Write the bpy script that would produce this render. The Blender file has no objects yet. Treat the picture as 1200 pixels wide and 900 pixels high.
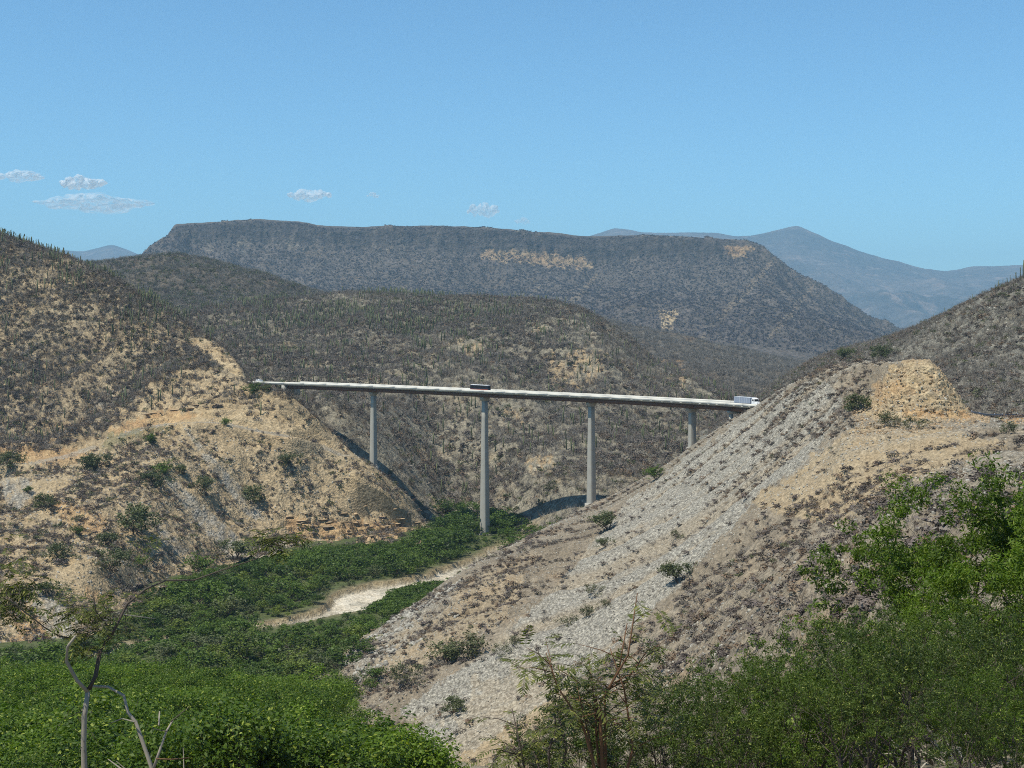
import bpy, bmesh, math, random
import numpy as np
from mathutils import Vector

sc = bpy.context.scene
C = sc.collection
R = math.radians
rng = np.random.default_rng(7)
random.seed(7)

# ---------------------------------------------------------------- camera, sky, sun, exposure
F, HY = 1600.0, 400.0            # focal length and horizon row, in pixels of the 1200 x 900 photograph
cam_d = bpy.data.cameras.new('camera')
cam = bpy.data.objects.new('camera', cam_d)
C.objects.link(cam)
cam_d.sensor_width = 36.0
cam_d.lens = 36.0 * F / 1200.0
cam_d.shift_y = (HY - 450.0) / 1200.0
cam_d.clip_start = 0.5
cam_d.clip_end = 120000.0
cam.rotation_euler = (R(90), 0, 0)
sc.camera = cam

SUN_EL, SUN_AZ = 64.0, -128.0      # azimuth of the sun, measured from +Y towards +X
w = bpy.data.worlds.new('World')
sc.world = w
w.use_nodes = True
wn = w.node_tree.nodes
sky = wn.new('ShaderNodeTexSky')
sky.sky_type = 'NISHITA'
sky.sun_disc = False
sky.sun_elevation = R(SUN_EL)
sky.sun_rotation = R(SUN_AZ)
sky.altitude = 900
sky.air_density = 1.0
sky.dust_density = 0.5
sky.ozone_density = 1.0
bg = wn['Background']
bg.inputs['Strength'].default_value = 0.115
tint = wn.new('ShaderNodeMix'); tint.data_type = 'RGBA'; tint.blend_type = 'MULTIPLY'
tint.inputs[0].default_value = 1.0
tint.inputs[7].default_value = (0.635, 1.015, 1.17, 1)
w.node_tree.links.new(sky.outputs[0], tint.inputs[6])
w.node_tree.links.new(tint.outputs[2], bg.inputs[0])

sun_d = bpy.data.lights.new('sun', 'SUN')
sun_d.energy = 5.0
sun_d.angle = R(0.53)
sun_d.color = (1.0, 0.94, 0.81)
sun = bpy.data.objects.new('sun', sun_d)
C.objects.link(sun)
sdir = Vector((math.sin(R(SUN_AZ)) * math.cos(R(SUN_EL)), math.cos(R(SUN_AZ)) * math.cos(R(SUN_EL)), math.sin(R(SUN_EL))))
sun.rotation_euler = sdir.to_track_quat('Z', 'Y').to_euler()
sun.location = (0, 0, 60)

sc.view_settings.view_transform = 'Standard'
sc.view_settings.look = 'None'
sc.view_settings.exposure = 0.25
sc.view_settings.gamma = 1.0
sc.render.engine = 'CYCLES'
sc.cycles.max_bounces = 4
sc.cycles.diffuse_bounces = 2
sc.cycles.glossy_bounces = 1
sc.cycles.transmission_bounces = 2
sc.cycles.transparent_max_bounces = 48
sc.cycles.volume_bounces = 0
sc.cycles.filter_width = 1.0
sc.cycles.use_denoising = False
sc.cycles.denoiser = 'OPENIMAGEDENOISE'
sc.cycles.denoising_input_passes = 'RGB_ALBEDO_NORMAL'
sc.cycles.volume_step_rate = 1.0

HAZE_DENSITY = 5.6e-5
HAZE_COLOR = (0.45, 0.76, 1.0, 1)

# ---------------------------------------------------------------- numeric helpers
def W(px, py, Y):
    """Point at depth Y metres that the photograph shows at pixel (px, py)."""
    return Vector(((px - 600.0) / F * Y, Y, (HY - py) / F * Y))

_perm = np.random.default_rng(3).permutation(256)
_perm = np.concatenate([_perm, _perm, _perm])
_ang = np.random.default_rng(4).uniform(0, 2 * np.pi, 256)
_gx, _gy = np.cos(_ang), np.sin(_ang)

def perlin(x, y):
    xi = np.floor(x).astype(np.int64); yi = np.floor(y).astype(np.int64)
    xf = x - xi; yf = y - yi
    xi &= 255; yi &= 255
    u = xf * xf * xf * (xf * (xf * 6 - 15) + 10)
    v = yf * yf * yf * (yf * (yf * 6 - 15) + 10)
    def g(i, j, fx, fy):
        h = _perm[_perm[(xi + i) & 255] + ((yi + j) & 255)]
        return _gx[h] * fx + _gy[h] * fy
    a = g(0, 0, xf, yf); b = g(1, 0, xf - 1, yf); c = g(0, 1, xf, yf - 1); d = g(1, 1, xf - 1, yf - 1)
    return (a + u * (b - a)) * (1 - v) + (c + u * (d - c)) * v

def fbm(x, y, wl, octaves=4, gain=0.5, ridged=False, seed=0.0):
    s = np.zeros(np.broadcast(x, y).shape); a = 1.0; fr = 1.0 / wl
    for k in range(octaves):
        n = perlin(x * fr + seed + 17.3 * k, y * fr + 2.7 * seed + 9.1 * k)
        s += a * ((1 - 2 * np.abs(n)) - 0.6 if ridged else n)
        a *= gain; fr *= 2.03
    return s

def pchip_slopes(xs, ys):
    h = np.diff(xs, axis=0); d = np.diff(ys, axis=0) / np.maximum(h, 1e-9)
    m = np.zeros_like(ys)
    m[0] = d[0]; m[-1] = d[-1]
    if len(xs) > 2:
        w1 = 2 * h[1:] + h[:-1]; w2 = h[1:] + 2 * h[:-1]
        same = d[1:] * d[:-1] > 0
        with np.errstate(divide='ignore', invalid='ignore'):
            mm = (w1 + w2) / (w1 / d[:-1] + w2 / d[1:])
        m[1:-1] = np.where(same, np.nan_to_num(mm), 0)
    return m

def pchip(xs, ys, x):
    xs = np.asarray(xs, float); ys = np.asarray(ys, float)
    x = np.clip(x, xs[0], xs[-1])
    m = pchip_slopes(xs, ys)
    k = np.clip(np.searchsorted(xs, x, side='right') - 1, 0, len(xs) - 2)
    h = xs[k + 1] - xs[k]; t = (x - xs[k]) / h
    return ((2*t**3-3*t**2+1)*ys[k] + (t**3-2*t**2+t)*h*m[k] + (-2*t**3+3*t**2)*ys[k+1] + (t**3-t**2)*h*m[k+1])

def in_poly(px, py, poly):
    r = np.zeros(np.shape(px), bool)
    n = len(poly)
    for i in range(n):
        x1, y1 = poly[i]; x2, y2 = poly[(i + 1) % n]
        if y1 == y2: continue
        c = ((y1 > py) != (y2 > py)) & (px < (x2 - x1) * (py - y1) / (y2 - y1) + x1)
        r ^= c
    return r

def smooth(a, b, x):
    t = np.clip((x - a) / (b - a), 0, 1)
    return t * t * (3 - 2 * t)

# ---------------------------------------------------------------- object helpers
def mesh_np(name, V, faces, mat=None, smooth_shade=False):
    """Mesh from a vertex array and a list/array of faces of one size (or several arrays)."""
    me = bpy.data.meshes.new(name)
    if isinstance(faces, np.ndarray): faces = [faces]
    V = np.asarray(V, np.float32)
    me.vertices.add(len(V)); me.vertices.foreach_set('co', V.ravel())
    loops = np.concatenate([f.ravel() for f in faces]).astype(np.int32)
    tot = np.concatenate([np.full(len(f), f.shape[1], np.int32) for f in faces])
    st = np.concatenate([[0], np.cumsum(tot)[:-1]]).astype(np.int32)
    me.loops.add(len(loops)); me.loops.foreach_set('vertex_index', loops)
    me.polygons.add(len(tot)); me.polygons.foreach_set('loop_start', st)
    if smooth_shade:
        me.polygons.foreach_set('use_smooth', np.ones(len(tot), bool))
    me.update(calc_edges=True)
    me.validate()
    if mat: me.materials.append(mat)
    return me

class Geo:
    """Collects quads and triangles."""
    def __init__(s): s.v = []; s.q = []; s.t = []; s.n = 0
    def add(s, V, q=None, t=None):
        V = np.asarray(V, float).reshape(-1, 3)
        if q is not None and len(q): s.q.append(np.asarray(q, int).reshape(-1, 4) + s.n)
        if t is not None and len(t): s.t.append(np.asarray(t, int).reshape(-1, 3) + s.n)
        s.v.append(V); s.n += len(V)
    def box(s, c, d, ax=None, taper=1.0):
        """Box with centre c, full size d, axes ax (3 unit vectors), top scaled by taper."""
        c = np.asarray(c, float); d = np.asarray(d, float) / 2
        A = np.eye(3) if ax is None else np.asarray([list(a) for a in ax])
        P = []
        for sz in (-1, 1):
            k = taper if sz > 0 else 1.0
            for sx, sy in ((-1, -1), (1, -1), (1, 1), (-1, 1)):
                P.append(c + A[0] * sx * d[0] * k + A[1] * sy * d[1] * k + A[2] * sz * d[2])
        s.add(P, [[3, 2, 1, 0], [4, 5, 6, 7], [0, 1, 5, 4], [1, 2, 6, 5], [2, 3, 7, 6], [3, 0, 4, 7]])
    def tube(s, pts, rad, n=5, cap=True):
        pts = np.asarray([list(p) for p in pts], float); m = len(pts)
        rad = np.broadcast_to(np.asarray(rad, float), (m,))
        T = np.gradient(pts, axis=0); T /= np.maximum(np.linalg.norm(T, axis=1), 1e-9)[:, None]
        ref = np.array([0.31, 0.17, 0.93]) if abs(T[0, 2]) < 0.9 else np.array([0.95, 0.2, 0.1])
        a = np.cross(T, ref); a /= np.maximum(np.linalg.norm(a, axis=1), 1e-9)[:, None]
        b = np.cross(T, a)
        th = np.arange(n) / n * 2 * np.pi
        V = pts[:, None, :] + rad[:, None, None] * (np.cos(th)[None, :, None] * a[:, None, :] + np.sin(th)[None, :, None] * b[:, None, :])
        i = np.arange(m - 1)[:, None] * n; j = np.arange(n)[None, :]; j2 = (j + 1) % n
        q = np.stack([i + j, i + j2, i + n + j2, i + n + j], -1).reshape(-1, 4)
        t = None
        if cap and n > 2:
            t = [[0, k + 1, k] for k in range(1, n - 1)] + [[(m-1)*n, (m-1)*n + k, (m-1)*n + k + 1] for k in range(1, n - 1)]
        s.add(V.reshape(-1, 3), q, t)
    def quads(s, V):
        V = np.asarray(V, float)
        n = len(V)
        if n: s.add(V.reshape(-1, 3), np.arange(n * 4).reshape(-1, 4))
    def mesh(s, name, mat, sm=False):
        fs = []
        if s.q: fs.append(np.concatenate(s.q))
        if s.t: fs.append(np.concatenate(s.t))
        return mesh_np(name, np.concatenate(s.v), fs, mat, sm)

def obj(name, me, parent=None, kind=None):
    o = bpy.data.objects.new(name, me)
    C.objects.link(o)
    if parent is not None: o.parent = parent
    if kind: o['kind'] = kind
    return o

def tag(o, label, cat, group=None):
    o['label'] = label; o['category'] = cat
    if group: o['group'] = group
    return o

def empty(name, loc, label, cat, group=None, rz=0.0):
    o = bpy.data.objects.new(name, None); C.objects.link(o)
    o.empty_display_size = 0.5
    o.location = loc; o.rotation_euler = (0, 0, rz)
    return tag(o, label, cat, group)

def dup(o, loc, rz, scale, label=None, group=None, parent=None):
    c = o.copy(); C.objects.link(c)
    if parent is None:
        c.location = loc; c.rotation_euler = (0, 0, rz)
        c.scale = (scale,) * 3 if np.isscalar(scale) else scale
        if label: c['label'] = label
        if group: c['group'] = group
    else:
        c.parent = parent
    for ch in KIDS.get(o.name, ()):
        dup(ch, None, None, None, parent=c)
    return c
KIDS = {}
def kid(name, me, parent):
    o = obj(name, me, parent)
    KIDS.setdefault(parent.name, []).append(o)
    return o

# ---------------------------------------------------------------- materials
def nt(name):
    m = bpy.data.materials.new(name); m.use_nodes = True
    t = m.node_tree
    return m, t, t.nodes, t.links, t.nodes['Principled BSDF']

def mix(N, L, fac, a, b, mode='MIX'):
    x = N.new('ShaderNodeMix'); x.data_type = 'RGBA'; x.blend_type = mode
    for sock, v in ((x.inputs[0], fac), (x.inputs[6], a), (x.inputs[7], b)):
        if isinstance(v, (int, float)): sock.default_value = v
        elif isinstance(v, (tuple, list)): sock.default_value = (*v[:3], 1)
        else: L.new(v, sock)
    return x.outputs[2]

def ramp(N, L, src, a, b):
    x = N.new('ShaderNodeMapRange'); x.interpolation_type = 'SMOOTHSTEP'
    x.inputs[1].default_value = a; x.inputs[2].default_value = b
    L.new(src, x.inputs[0])
    return x.outputs[0]

def noise(N, L, vec, scale, detail=4, rough=0.6):
    x = N.new('ShaderNodeTexNoise'); x.inputs['Scale'].default_value = scale
    x.inputs['Detail'].default_value = detail; x.inputs['Roughness'].default_value = rough
    if vec is not None: L.new(vec, x.inputs['Vector'])
    return x.outputs[0]

def math_n(N, L, op, a, b):
    x = N.new('ShaderNodeMath'); x.operation = op
    for s, v in zip(x.inputs, (a, b)):
        if isinstance(v, (int, float)): s.default_value = v
        else: L.new(v, s)
    return x.outputs[0]

def simple(name, col, rough=0.8, var=0.15, scale=1.0, metal=0.0, bump=0.0, inst=0.0, coat=0.0):
    m, t, N, L, P = nt(name)
    tc = N.new('ShaderNodeTexCoord')
    n = noise(N, L, tc.outputs['Object'], scale, 5)
    c = mix(N, L, n, tuple(x * (1 - var) for x in col), tuple(min(x * (1 + var), 1) for x in col))
    if inst:
        oi = N.new('ShaderNodeObjectInfo')
        c = mix(N, L, oi.outputs['Random'], mix(N, L, 1.0, c, (1 - inst,) * 3, 'MULTIPLY'), mix(N, L, 1.0, c, (1 + inst,) * 3, 'MULTIPLY'))
    L.new(c, P.inputs['Base Color'])
    P.inputs['Roughness'].default_value = rough
    P.inputs['Metallic'].default_value = metal
    P.inputs['Specular IOR Level'].default_value = 0.25
    if bump:
        b = N.new('ShaderNodeBump'); b.inputs['Strength'].default_value = 0.6; b.inputs['Distance'].default_value = bump
        L.new(n, b.inputs['Height']); L.new(b.outputs[0], P.inputs['Normal'])
    return m

def leafy(name, dark, light, trans=0.3, yellow=None, scale=0.6):
    """Foliage: colour differs from leaf clump to leaf clump and from plant to plant, some light passes through."""
    m, t, N, L, P = nt(name)
    g = N.new('ShaderNodeNewGeometry')
    oi = N.new('ShaderNodeObjectInfo')
    tc = N.new('ShaderNodeTexCoord')
    n = noise(N, L, tc.outputs['Object'], scale, 3)
    n2 = ramp(N, L, n, 0.32, 0.68)
    a = math_n(N, L, 'ADD', math_n(N, L, 'MULTIPLY', n2, 0.35), math_n(N, L, 'MULTIPLY', oi.outputs['Random'], 0.5))
    a = math_n(N, L, 'ADD', a, math_n(N, L, 'MULTIPLY', g.outputs['Random Per Island'], 0.35))
    c = mix(N, L, a, dark, light)
    if yellow:
        c = mix(N, L, math_n(N, L, 'MULTIPLY', math_n(N, L, 'GREATER_THAN', g.outputs['Random Per Island'], 0.93), 0.8), c, yellow)
    L.new(c, P.inputs['Base Color'])
    P.inputs['Roughness'].default_value = 0.55
    P.inputs['Specular IOR Level'].default_value = 0.3
    tr = N.new('ShaderNodeBsdfTranslucent')
    L.new(mix(N, L, 1.0, c, (1.2, 1.3, 0.5), 'MULTIPLY'), tr.inputs[0])
    ms = N.new('ShaderNodeMixShader'); ms.inputs[0].default_value = trans
    L.new(P.outputs[0], ms.inputs[1]); L.new(tr.outputs[0], ms.inputs[2])
    L.new(ms.outputs[0], N['Material Output'].inputs[0])
    return m

def ground_mat(name, base, pale, dark, accent, s_big=0.02, s_mid=0.15, s_fine=0.9, speck=0.5, bump=0.4, scrub=(0.06, 0.055, 0.045), scrub_amt=0.0, streak=None):
    """Dry hillside: soil, stones and dirt in several sizes. Vertex attributes: gravel (loose pale rock),
    soil (yellow bare earth), rust (iron-stained rock), weed (low green growth)."""
    m, t, N, L, P = nt(name)
    g = N.new('ShaderNodeNewGeometry')
    pos = g.outputs['Position']
    def at(nm):
        a = N.new('ShaderNodeAttribute'); a.attribute_name = nm
        return a.outputs['Fac']
    big = ramp(N, L, noise(N, L, pos, s_big, 5), 0.35, 0.65)
    mid = ramp(N, L, noise(N, L, pos, s_mid, 5, 0.7), 0.34, 0.66)
    fine = noise(N, L, pos, s_fine, 4, 0.75)
    c = mix(N, L, big, base, pale)
    c = mix(N, L, math_n(N, L, 'MULTIPLY', mid, 0.55), c, dark)
    c = mix(N, L, math_n(N, L, 'MULTIPLY', ramp(N, L, noise(N, L, pos, s_big * 1.7 + 0.003, 6), 0.55, 0.72), 0.6), c, accent)
    c = mix(N, L, at('soil'), c, mix(N, L, mid, (0.37, 0.27, 0.15), (0.48, 0.375, 0.23)))
    c = mix(N, L, at('rust'), c, mix(N, L, mid, (0.36, 0.21, 0.10), (0.50, 0.34, 0.17)))
    vo = N.new('ShaderNodeTexVoronoi'); vo.inputs['Scale'].default_value = s_fine * 1.3
    L.new(pos, vo.inputs['Vector'])
    c = mix(N, L, at('sand'), c, mix(N, L, mid, (0.50, 0.43, 0.32), (0.60, 0.54, 0.43)))
    gc = mix(N, L, ramp(N, L, fine, 0.3, 0.7), (0.25, 0.23, 0.185), (0.43, 0.40, 0.33))
    gc = mix(N, L, math_n(N, L, 'MULTIPLY', ramp(N, L, vo.outputs['Distance'], 0.35, 0.75), 0.55), gc, (0.13, 0.12, 0.11))
    c = mix(N, L, at('gravel'), c, gc)
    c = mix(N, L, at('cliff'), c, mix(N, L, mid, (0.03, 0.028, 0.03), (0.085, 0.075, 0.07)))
    c = mix(N, L, at('weed'), c, mix(N, L, mid, (0.045, 0.075, 0.02), (0.09, 0.11, 0.04)))
    if scrub_amt:
        sv = N.new('ShaderNodeTexVoronoi'); sv.inputs['Scale'].default_value = s_fine * 0.55
        L.new(pos, sv.inputs['Vector'])
        k = ramp(N, L, math_n(N, L, 'ADD', sv.outputs['Distance'], math_n(N, L, 'MULTIPLY', fine, 0.5)), 0.75, 0.45)
        c = mix(N, L, math_n(N, L, 'MULTIPLY', k, scrub_amt), c, scrub)
    f2 = mix(N, L, ramp(N, L, fine, 0.25, 0.75), (1 - speck,) * 3, (1 + speck * 0.6,) * 3)
    c = mix(N, L, 1.0, c, f2, 'MULTIPLY')
    L.new(c, P.inputs['Base Color'])
    P.inputs['Roughness'].default_value = 0.95
    P.inputs['Specular IOR Level'].default_value = 0.1
    b = N.new('ShaderNodeBump'); b.inputs['Strength'].default_value = 0.8; b.inputs['Distance'].default_value = bump
    h = math_n(N, L, 'ADD', fine, math_n(N, L, 'MULTIPLY', vo.outputs['Distance'], -0.5))
    h = math_n(N, L, 'ADD', h, math_n(N, L, 'MULTIPLY', mid, 1.2))
    L.new(h, b.inputs['Height']); L.new(b.outputs[0], P.inputs['Normal'])
    return m

M = {}
M['ground'] = ground_mat('plain_soil', (0.2, 0.17, 0.12), (0.25, 0.21, 0.15), (0.1, 0.09, 0.07), (0.2, 0.16, 0.1), 0.002, 0.02, 0.1)
M['near'] = ground_mat('roadside_soil', (0.27, 0.23, 0.165), (0.34, 0.29, 0.21), (0.13, 0.115, 0.085), (0.3, 0.23, 0.14), 0.1, 0.5, 3.0, bump=0.12)
M['valley'] = ground_mat('valley_soil', (0.16, 0.14, 0.08), (0.2, 0.17, 0.1), (0.07, 0.08, 0.035), (0.22, 0.17, 0.1), 0.03, 0.15, 1.0)
M['left'] = ground_mat('limestone_soil', (0.35, 0.265, 0.155), (0.43, 0.345, 0.22), (0.19, 0.15, 0.10), (0.39, 0.25, 0.12), 0.02, 0.14, 0.8, bump=0.8)
M['mid'] = ground_mat('grey_limestone_soil', (0.235, 0.21, 0.155), (0.29, 0.26, 0.19), (0.15, 0.13, 0.10), (0.33, 0.24, 0.13), 0.014, 0.12, 0.6, bump=0.9, scrub_amt=0.35)
M['spur'] = ground_mat('spoil_soil', (0.25, 0.205, 0.145), (0.31, 0.26, 0.19), (0.15, 0.125, 0.095), (0.33, 0.235, 0.14), 0.03, 0.2, 1.3, bump=0.5)
M['right'] = ground_mat('grey_hill_soil', (0.21, 0.195, 0.155), (0.27, 0.25, 0.2), (0.11, 0.105, 0.09), (0.25, 0.2, 0.13), 0.02, 0.15, 0.8, bump=0.8, scrub_amt=0.4)
M['dark'] = ground_mat('dark_hill_soil', (0.13, 0.11, 0.085), (0.16, 0.135, 0.1), (0.075, 0.065, 0.055), (0.19, 0.12, 0.075), 0.01, 0.07, 0.35, bump=1.5, scrub_amt=0.6)
M['mesa'] = ground_mat('mesa_soil', (0.128, 0.108, 0.095), (0.16, 0.136, 0.116), (0.07, 0.062, 0.052), (0.15, 0.115, 0.08), 0.003, 0.02, 0.11, bump=7, scrub_amt=0.65)
M['far'] = ground_mat('far_mountain_soil', (0.07, 0.068, 0.066), (0.15, 0.122, 0.108), (0.045, 0.046, 0.048), (0.28, 0.205, 0.165), 0.0009, 0.004, 0.015, bump=20)

M['twig'] = simple('dry_twigs', (0.155, 0.135, 0.112), 0.9, 0.3, 2.0, inst=0.45)
M['twig_pale'] = simple('grey_twigs', (0.25, 0.225, 0.19), 0.9, 0.25, 2.0, inst=0.35)
M['dark_scrub'] = simple('dark_scrub_twigs', (0.098, 0.080, 0.070), 0.95, 0.3, 3.0, inst=0.5)
M['mesa_scrub'] = simple('mesa_scrub_twigs', (0.092, 0.080, 0.084), 0.95, 0.3, 0.3, inst=0.5)
M['twig_brown'] = simple('brown_twigs', (0.17, 0.12, 0.08), 0.9, 0.25, 2.0, inst=0.35)
M['scrub_leaf'] = leafy('dull_scrub_leaves', (0.05, 0.06, 0.022), (0.11, 0.115, 0.05), 0.15)
M['cactus'] = simple('cactus_skin', (0.115, 0.125, 0.06), 0.7, 0.25, 1.5, inst=0.35)
M['tree_leaf'] = leafy('mesquite_leaves', (0.013, 0.032, 0.004), (0.115, 0.175, 0.022), 0.3)
M['tree_leaf_lime'] = leafy('light_green_leaves', (0.05, 0.085, 0.010), (0.16, 0.20, 0.03), 0.3)
M['tree_leaf_dull'] = leafy('grey_green_leaves', (0.045, 0.06, 0.022), (0.12, 0.135, 0.055), 0.25)
M['near_leaf'] = leafy('roadside_tree_leaves', (0.014, 0.038, 0.003), (0.125, 0.20, 0.012), 0.35, yellow=(0.30, 0.34, 0.05), scale=0.5)
M['thorn_leaf'] = leafy('thorn_tree_leaves', (0.010, 0.026, 0.002), (0.125, 0.20, 0.012), 0.35, yellow=(0.26, 0.30, 0.06), scale=0.9)
M['frond'] = leafy('sapling_leaflets', (0.035, 0.048, 0.008), (0.13, 0.145, 0.03), 0.3, yellow=(0.25, 0.24, 0.06), scale=2.0)
M['bark'] = simple('dark_bark', (0.075, 0.06, 0.048), 0.9, 0.35, 6.0, bump=0.01)
M['bark_pale'] = simple('pale_bark', (0.27, 0.235, 0.185), 0.85, 0.3, 9.0, bump=0.006)
M['bark_red'] = simple('reddish_bark', (0.14, 0.075, 0.04), 0.8, 0.3, 9.0)
M['rock'] = simple('pale_rock', (0.30, 0.28, 0.235), 0.9, 0.35, 1.5, bump=0.1, inst=0.3)
M['rock_tan'] = simple('tan_rock', (0.31, 0.225, 0.135), 0.9, 0.35, 0.8, bump=0.2, inst=0.3)
M['concrete'] = simple('bridge_concrete', (0.34, 0.325, 0.28), 0.85, 0.18, 0.35, bump=0.01)
M['concrete_white'] = simple('barrier_concrete', (0.56, 0.54, 0.48), 0.8, 0.14, 0.5)
M['asphalt'] = simple('asphalt', (0.13, 0.125, 0.12), 0.9, 0.2, 0.8)
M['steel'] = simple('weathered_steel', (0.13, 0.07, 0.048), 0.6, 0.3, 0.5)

# ---------------------------------------------------------------- landforms
class Land:
    """A hill or slope: a height field lofted through contour lines (near to far), plus relief noise.
    Each line is a list of (px, py, Y): the place in the world that far away in that direction."""
    def __init__(s, name, lines, px0, px1, step, rows, mat, relief=None, attrs=None, tweak=None):
        cols = np.arange(px0, px1 + step * 0.5, step)
        Yk = []; Zk = []
        for ln in lines:
            a = np.array(sorted(ln), float)
            y = pchip(a[:, 0], a[:, 2], cols)
            z = pchip(a[:, 0], (HY - a[:, 1]) / F * a[:, 2], cols)
            Yk.append(y); Zk.append(z)
        Yk = np.maximum.accumulate(np.array(Yk) + np.arange(len(Yk))[:, None] * 0.5, axis=0)
        Zk = np.array(Zk)
        Yk += 1e-3 * np.arange(len(Yk))[:, None]
        S = pchip_slopes(Yk, Zk)
        Ys = []; Zs = []
        for k in range(len(lines) - 1):
            n = rows[k]
            t = (np.arange(n + (k == len(lines) - 2)) / n)[:, None]
            h = (Yk[k + 1] - Yk[k])[None]
            Ys.append(Yk[k] + h * t)
            Zs.append((2*t**3-3*t**2+1)*Zk[k] + (t**3-2*t**2+t)*h*S[k] + (-2*t**3+3*t**2)*Zk[k+1] + (t**3-t**2)*h*S[k+1])
        Y = np.concatenate(Ys); Z = np.concatenate(Zs)
        PX = np.broadcast_to(cols, Y.shape)
        X = (PX - 600) / F * Y
        if relief is not None: Z = Z + relief(X, Y, PX, HY - F * Z / Y)
        s.name = name; s.cols = cols; s.px0 = px0; s.step = step
        s.X, s.Y, s.Z, s.PX = X, Y, Z, PX
        if tweak is not None: s.Z = Z = tweak(s)
        s.index()
        r, c = Y.shape
        i = np.arange(r - 1)[:, None] * c + np.arange(c - 1)[None]
        faces = np.stack([i, i + 1, i + c + 1, i + c], -1).reshape(-1, 4)
        me = mesh_np(name, np.stack([X, Y, s.Z], -1).reshape(-1, 3), faces, mat, True)
        if attrs:
            PY = HY - F * s.Z / Y
            for nm, v in attrs(s, PX, PY).items():
                at = me.attributes.new(nm, 'FLOAT', 'POINT')
                at.data.foreach_set('value', np.clip(v, 0, 1).astype(np.float32).ravel())
        s.o = obj(name, me, kind='structure')
    def index(s):
        n = 500
        s.l0, s.l1 = math.log(s.Y.min()), math.log(s.Y.max())
        ly = np.linspace(s.l0, s.l1, n)
        s.tab = np.stack([np.interp(ly, np.log(s.Y[:, j]), s.Z[:, j], left=np.nan, right=np.nan) for j in range(len(s.cols))], 1)
        s.n = n
    def z(s, X, Y):
        X = np.asarray(X, float); Y = np.asarray(Y, float)
        c = (600 + F * X / Y - s.px0) / s.step
        r = (np.log(Y) - s.l0) / (s.l1 - s.l0) * (s.n - 1)
        ok = (c >= 0) & (c < len(s.cols) - 1) & (r >= 0) & (r < s.n - 1)
        ci = np.clip(c.astype(int), 0, len(s.cols) - 2); ri = np.clip(r.astype(int), 0, s.n - 2)
        fc = c - ci; fr = r - ri
        T = s.tab
        v = (T[ri, ci]*(1-fc) + T[ri, ci+1]*fc)*(1-fr) + (T[ri+1, ci]*(1-fc) + T[ri+1, ci+1]*fc)*fr
        return np.where(ok, v, np.nan)
    def hit(s, px, py):
        """First point of this landform along the line of sight through (px, py)."""
        j = int(np.clip(round((px - s.px0) / s.step), 0, len(s.cols) - 1))
        q = HY - F * s.Z[:, j] / s.Y[:, j]
        k = np.nonzero(q <= py)[0]
        k = k[0] if len(k) else len(q) - 1
        if k == 0: Y = s.Y[0, j]
        else:
            t = (q[k-1] - py) / max(q[k-1] - q[k], 1e-6)
            Y = s.Y[k-1, j] + np.clip(t, 0, 1) * (s.Y[k, j] - s.Y[k-1, j])
        X = (px - 600) / F * Y
        z = s.z(X, Y)
        return Vector((X, Y, float(z) if not np.isnan(z) else (HY - py) / F * Y))

VZ = -88.0
def V0(px, Y, z=VZ): return (px, HY - F * z / Y, Y)

# plain under everything, out to the horizon
gx = np.array([-40000, -12000, -4000, -1500, -600, 0, 600, 1500, 4000, 12000, 40000.0])
gy = np.array([-6000, -1000, -200, 0, 400, 900, 2000, 4000, 9000, 20000, 60000.0])
GX, GY = np.meshgrid(gx, gy)
GZ = np.where((GY < 300) & (np.abs(GX) < 5000), -130.0, -110.0)
i = np.arange(10)[:, None] * 11 + np.arange(10)[None]
obj('ground', mesh_np('ground', np.stack([GX, GY, GZ], -1).reshape(-1, 3), np.stack([i, i+1, i+12, i+11], -1).reshape(-1, 4), M['ground']), kind='structure')

# far mountains, beyond the table mountain
def rel_far(X, Y, px, py):
    k = smooth(12800, 16200, Y)
    return fbm(X, Y, 3400, 5, 0.5, True, 3.0) * 430 * (0.25 + 0.75 * (1 - k)) * (1 - smooth(17200, 18900, Y) * 0.5)
far_sil = [(600, 300), (660, 288), (700, 277), (726, 270.5), (752, 274), (790, 274.5), (830, 276), (868, 280), (900, 275), (932, 271), (955, 279), (1000, 291), (1050, 303), (1085, 309), (1112, 311), (1140, 307.5), (1170, 311), (1200, 313), (1260, 320), (1330, 312), (1420, 300)]
Land('far_mountain', [
    [(600, 440, 10800), (1420, 440, 10800)],
    [(600, 405, 12150), (900, 380, 12150), (1060, 398, 11880), (1420, 390, 11880)],
    [(600, 350, 14850), (900, 318, 14850), (1060, 345, 14580), (1420, 350, 14580)],
    [(a, b, 16875) for a, b in far_sil],
    [(a, b + 60, 20925) for a, b in far_sil]], 600, 1420, 3, (20, 50, 50, 25), M['far'], rel_far)
fl_sil = [(-200, 282), (-100, 285), (0, 283), (45, 287), (75, 293), (95, 294), (115, 289.5), (130, 286.5), (146, 291), (162, 298), (200, 310), (260, 330)]
Land('far_mountain', [
    [(-200, 420, 12150), (260, 420, 12150)],
    [(-200, 350, 16200), (260, 365, 16200)],
    [(a, b, 19575) for a, b in fl_sil],
    [(a, b + 50, 23625) for a, b in fl_sil]], -200, 260, 3, (20, 40, 20), M['far'], lambda X, Y, px, py: fbm(X, Y, 3200, 5, 0.5, True, 8.0) * 180 * (1 - 0.8 * smooth(16800, 19500, Y)))

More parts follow.
